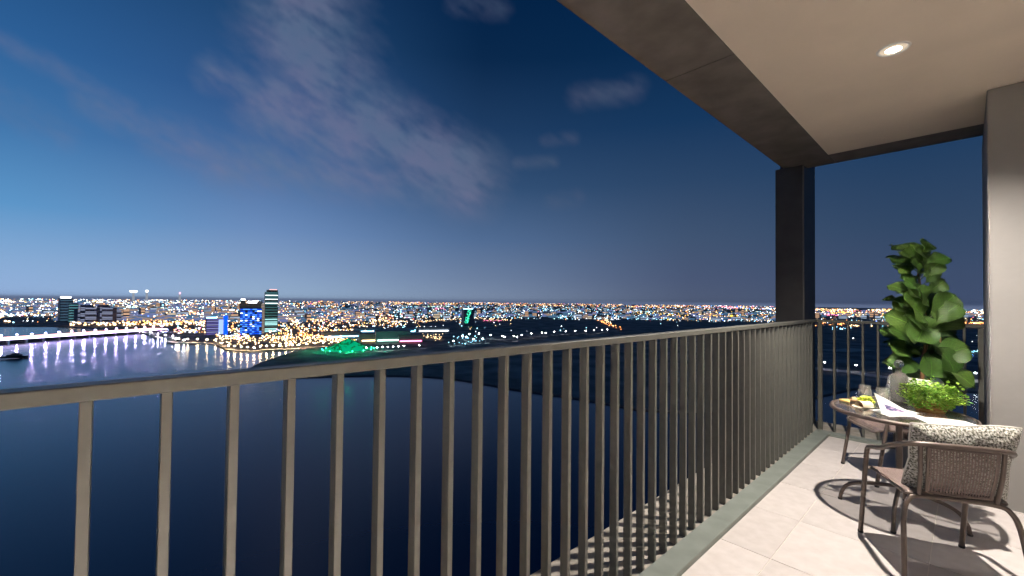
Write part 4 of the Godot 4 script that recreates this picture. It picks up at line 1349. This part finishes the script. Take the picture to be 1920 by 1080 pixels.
func table_things() -> void:
	var top := 0.7302
	var g := RandomNumberGenerator.new()
	g.seed = 9
	var clear := glass_mat(Color(0.93, 0.95, 0.95, 0.03))
	# decanter with a ball stopper
	var t := thing("decanter", "tall clear glass decanter with a round glass stopper on the table", "bottle", Vector3(4.29, top, -0.355))
	var b := MB.new()
	b.lathe(PackedVector2Array([Vector2(0, 0.001), Vector2(0.047, 0.0), Vector2(0.051, 0.004), Vector2(0.0515, 0.06), Vector2(0.0515, 0.205), Vector2(0.049, 0.222), Vector2(0.038, 0.236), Vector2(0.022, 0.243), Vector2(0.0185, 0.25), Vector2(0.0185, 0.268), Vector2(0.023, 0.273), Vector2(0.023, 0.278), Vector2(0.0155, 0.279),
		Vector2(0.0145, 0.25), Vector2(0.02, 0.239), Vector2(0.036, 0.231), Vector2(0.0455, 0.218), Vector2(0.0475, 0.2), Vector2(0.0475, 0.012), Vector2(0.0, 0.012)]), Vector3.ZERO, 40)
	obj("body", b.done(), relief(wear(thin_glass(Color(0.46, 0.43, 0.40, 0.36)), noise_tex(256, 0.05, 3, 71, Color(0.45, 0.45, 0.45), Color(1, 1, 1), FastNoiseLite.TYPE_CELLULAR), 9.0, false), M.fine, 0.2), t)
	b = MB.new()
	b.ball(Vector3(0, 0.307, 0), Vector3(0.031, 0.030, 0.031), 10, 7)
	b.lathe(PackedVector2Array([Vector2(0.013, 0.262), Vector2(0.014, 0.281)]), Vector3.ZERO, 20)
	obj("stopper", b.done(), clear, t)
	# two glass jars
	var jar := thing("glass_jar", "clear glass jar with ribbed neck behind the grapes", "jar", Vector3(4.27, top, -0.55))
	b = MB.new()
	b.lathe(PackedVector2Array([Vector2(0, 0.001), Vector2(0.036, 0.0), Vector2(0.0415, 0.006), Vector2(0.0425, 0.075), Vector2(0.04, 0.088), Vector2(0.0365, 0.094), Vector2(0.0365, 0.1), Vector2(0.0385, 0.102), Vector2(0.0365, 0.104), Vector2(0.0365, 0.108), Vector2(0.0385, 0.11), Vector2(0.0365, 0.112), Vector2(0.0365, 0.118), Vector2(0.0345, 0.119), Vector2(0.0335, 0.1), Vector2(0.037, 0.086), Vector2(0.0395, 0.074), Vector2(0.039, 0.009), Vector2(0.0, 0.008)]), Vector3.ZERO, 36)
	obj("body", b.done(), thin_glass(Color(0.80, 0.79, 0.74, 0.24)), jar)
	b = MB.new()
	var ring := PackedVector3Array()
	for s in 36: ring.append(Vector3(cos(TAU * s / 36) * 0.0362, 0.119, sin(TAU * s / 36) * 0.0362))
	b.tube(ring, 0.0016, 6, true)
	obj("rim", b.done(), clear, jar)
	dup(jar, "glass_jar", Vector3(4.24, top, -0.445), 0.5, "clear glass jar with ribbed neck between the grapes and the decanter")
	# grapes
	var gp := thing("grape_bunch", "bunch of bright green grapes in front of the jars", "grapes", Vector3(4.165, top, -0.535))
	var gm := mat(lin(0.52, 0.60, 0.05), 0.28)
	gm.subsurf_scatter_enabled = true
	gm.subsurf_scatter_strength = 0.3
	b = MB.new()
	b.ball(Vector3.ZERO, Vector3(0.0115, 0.0105, 0.0105), 12, 8)
	var grape := b.done()
	for k in 44:
		var q := Vector3(g.randf_range(-1, 1), 0, g.randf_range(-1, 1))
		if q.length() > 1.0: q = q.normalized() * g.randf()
		var layer := k % 3
		var o := obj("grape", grape, gm, gp)
		o.position = Vector3(0, 0, 0) + cam_r * q.x * (0.066 - 0.014 * layer) + Vector3(cam_f.x, 0, cam_f.z) * q.z * (0.04 - 0.009 * layer) + Vector3.UP * (0.0105 + layer * 0.0155 + g.randf() * 0.004)
		o.rotation = Vector3(g.randf() * 6, g.randf() * 6, 0)
	b = MB.new()
	b.tube(spline([Vector3(0.0, 0.035, 0), Vector3(0.02, 0.055, -0.01), Vector3(0.045, 0.052, -0.01)], 4), 0.002, 6)
	obj("grape_stem", b.done(), mat(lin(0.2, 0.16, 0.05), 0.8), gp)
	# bread and cheese
	var crust := wear(mat(lin(0.62, 0.40, 0.20), 0.7), M.soft, 20.0)
	var rl := thing("bread_roll", "small tan bread roll at the left edge of the table", "bread", Vector3(4.13, top, -0.60))
	b = MB.new()
	b.grid(16, 24, func(u: float, v: float) -> Vector3:
		var a := v * TAU
		var e := u * PI
		var bump := 1.0 + 0.05 * sin(a * 3.0 + 1.0) * sin(e)
		return Vector3(sin(e) * cos(a) * 0.036 * bump, 0.0205 + cos(e) * 0.0205 * (1.0 + 0.1 * sin(a * 2.0)), sin(e) * sin(a) * 0.027 * bump))
	obj("crust", b.done(), crust, rl)
	var cw := thing("cheese_slice", "yellow wedge of cheese lying at the left edge of the table", "cheese", Vector3(4.085, top, -0.632), 0.5)
	b = MB.new()
	var c0 := Vector3(-0.05, 0, 0)
	for k in 6:
		var a0 := -0.35 + 0.7 * k / 6.0
		var a1 := -0.35 + 0.7 * (k + 1) / 6.0
		var p0 := c0 + Vector3(cos(a0), 0, sin(a0)) * 0.1
		var p1 := c0 + Vector3(cos(a1), 0, sin(a1)) * 0.1
		var up := Vector3.UP * 0.016
		b.tri(c0 + up, p0 + up, p1 + up, Vector3.UP, Vector3.UP, Vector3.UP)
		b.quad(p0, p1, p1 + up, p0 + up, (p0 + p1 - c0 * 2).normalized())
	b.quad(c0, c0 + Vector3(cos(-0.35), 0, sin(-0.35)) * 0.1, c0 + Vector3(cos(-0.35), 0.16, sin(-0.35)) * 0.1, c0 + Vector3.UP * 0.016, Vector3(sin(-0.35), 0, -cos(0.35)))
	b.quad(c0, c0 + Vector3(cos(0.35), 0, sin(0.35)) * 0.1, c0 + Vector3(cos(0.35), 0.16, sin(0.35)) * 0.1, c0 + Vector3.UP * 0.016, Vector3(-sin(0.35), 0, cos(0.35)))
	obj("wedge", b.done(), mat(lin(0.78, 0.56, 0.20), 0.5), cw)
	var wr := thing("folded_flatbread", "pale folded flatbread with a brown filling on the table", "bread", Vector3(3.985, top, -0.515), atan2(-cam_r.z, cam_r.x) + 0.15)
	b = MB.new()
	b.grid(18, 10, func(u: float, v: float) -> Vector3:      # the upper half, arched
		var a := lerpf(-0.15, PI + 0.05, u)
		var x := (v - 0.5) * 0.098
		return Vector3(x, 0.006 + sin(a) * (0.044 - 0.008 * v) + 0.002 * sin(v * 9.0), -cos(a) * 0.034 + 0.006 * sin(v * 5.0)))
	obj("upper_fold", b.done(), wear(mat(lin(0.80, 0.70, 0.50), 0.7), M.soft, 14.0), wr)
	b = MB.new()
	b.grid(10, 10, func(u: float, v: float) -> Vector3:
		return Vector3((u - 0.5) * 0.125, 0.004 + 0.006 * pow(absf(v * 2.0 - 1.0), 3.0) + 0.002 * sin(u * 9.0), (v - 0.5) * 0.088))
	obj("lower_fold", b.done(), mat(lin(0.78, 0.70, 0.52), 0.75), wr)
	b = MB.new()
	b.grid(10, 14, func(u: float, v: float) -> Vector3:
		var e := u * PI
		return Vector3(-0.012 + cos(e) * 0.034, 0.02 + sin(e) * cos(v * TAU) * 0.015, sin(e) * sin(v * TAU) * 0.022))
	obj("filling", b.done(), mat(lin(0.32, 0.14, 0.04), 0.6), wr)
	# magazine with its front page curling up, and a folded newspaper
	var page := mat(Color(1, 1, 1), 0.5)
	page.albedo_texture = print_texture(0)
	page.backlight_enabled = true
	page.backlight = Color(0.1, 0.1, 0.1)
	var paper := mat(lin(0.62, 0.61, 0.60), 0.6)
	var out := Vector3(cam_r.x, 0, cam_r.z).normalized()
	var mg := thing("magazine", "open white magazine with a curling printed page on the table", "magazine", Vector3(3.93, top, -0.345), atan2(-out.z, out.x) - 0.12)
	b = MB.new()
	b.grid(24, 10, func(u: float, v: float) -> Vector3:     # local x to the right of the picture, z towards the viewer
		var far := Vector3(-0.112 + 0.225 * u, 0.118 * pow(1.0 - u, 1.25) + 0.016 + 0.012 * sin(PI * u), -0.035 - 0.035 * u)
		var near := Vector3(-0.122 + 0.235 * u, 0.003 + 0.02 * pow(u, 3.0), 0.055 + 0.035 * sin(PI * minf(u * 1.15, 1.0)))
		return far.lerp(near, v) + Vector3(0, -0.012, 0.012) * sin(PI * v) * (1.0 - u))
	obj("front_page", b.done(), page, mg)
	for k in 3:
		b = MB.new()
		b.grid(16, 6, func(u: float, v: float) -> Vector3:
			return Vector3(-0.105 + 0.003 * k + 0.222 * u, 0.0012 + 0.0012 * k + 0.008 * sin(PI * u) * (0.4 + 0.2 * k), lerpf(-0.088, 0.097, v) + 0.002 * k))
		obj("page", b.done(), paper, mg)
	var news := mat(Color(1, 1, 1), 0.75)
	news.albedo_texture = print_texture(1)
	var np := thing("newspaper", "folded white newspaper lying flat at the near edge of the table", "newspaper", Vector3(3.90, top, -0.105), atan2(-out.z, out.x) - 0.32)
	for k in 3:
		b = MB.new()
		b.grid(14, 8, func(u: float, v: float) -> Vector3:
			var lift := 0.005 * sin(PI * u) * (1.0 - v) + 0.006 * pow(u, 4.0) * v
			return Vector3(-0.125 + 0.25 * u + 0.003 * k, 0.0012 + 0.0014 * k + lift * (0.4 + 0.3 * k), lerpf(-0.075, 0.085, v) + 0.02 * u - 0.002 * k))
		obj("sheet" if k < 2 else "front_sheet", b.done(), paper if k < 2 else news, np)
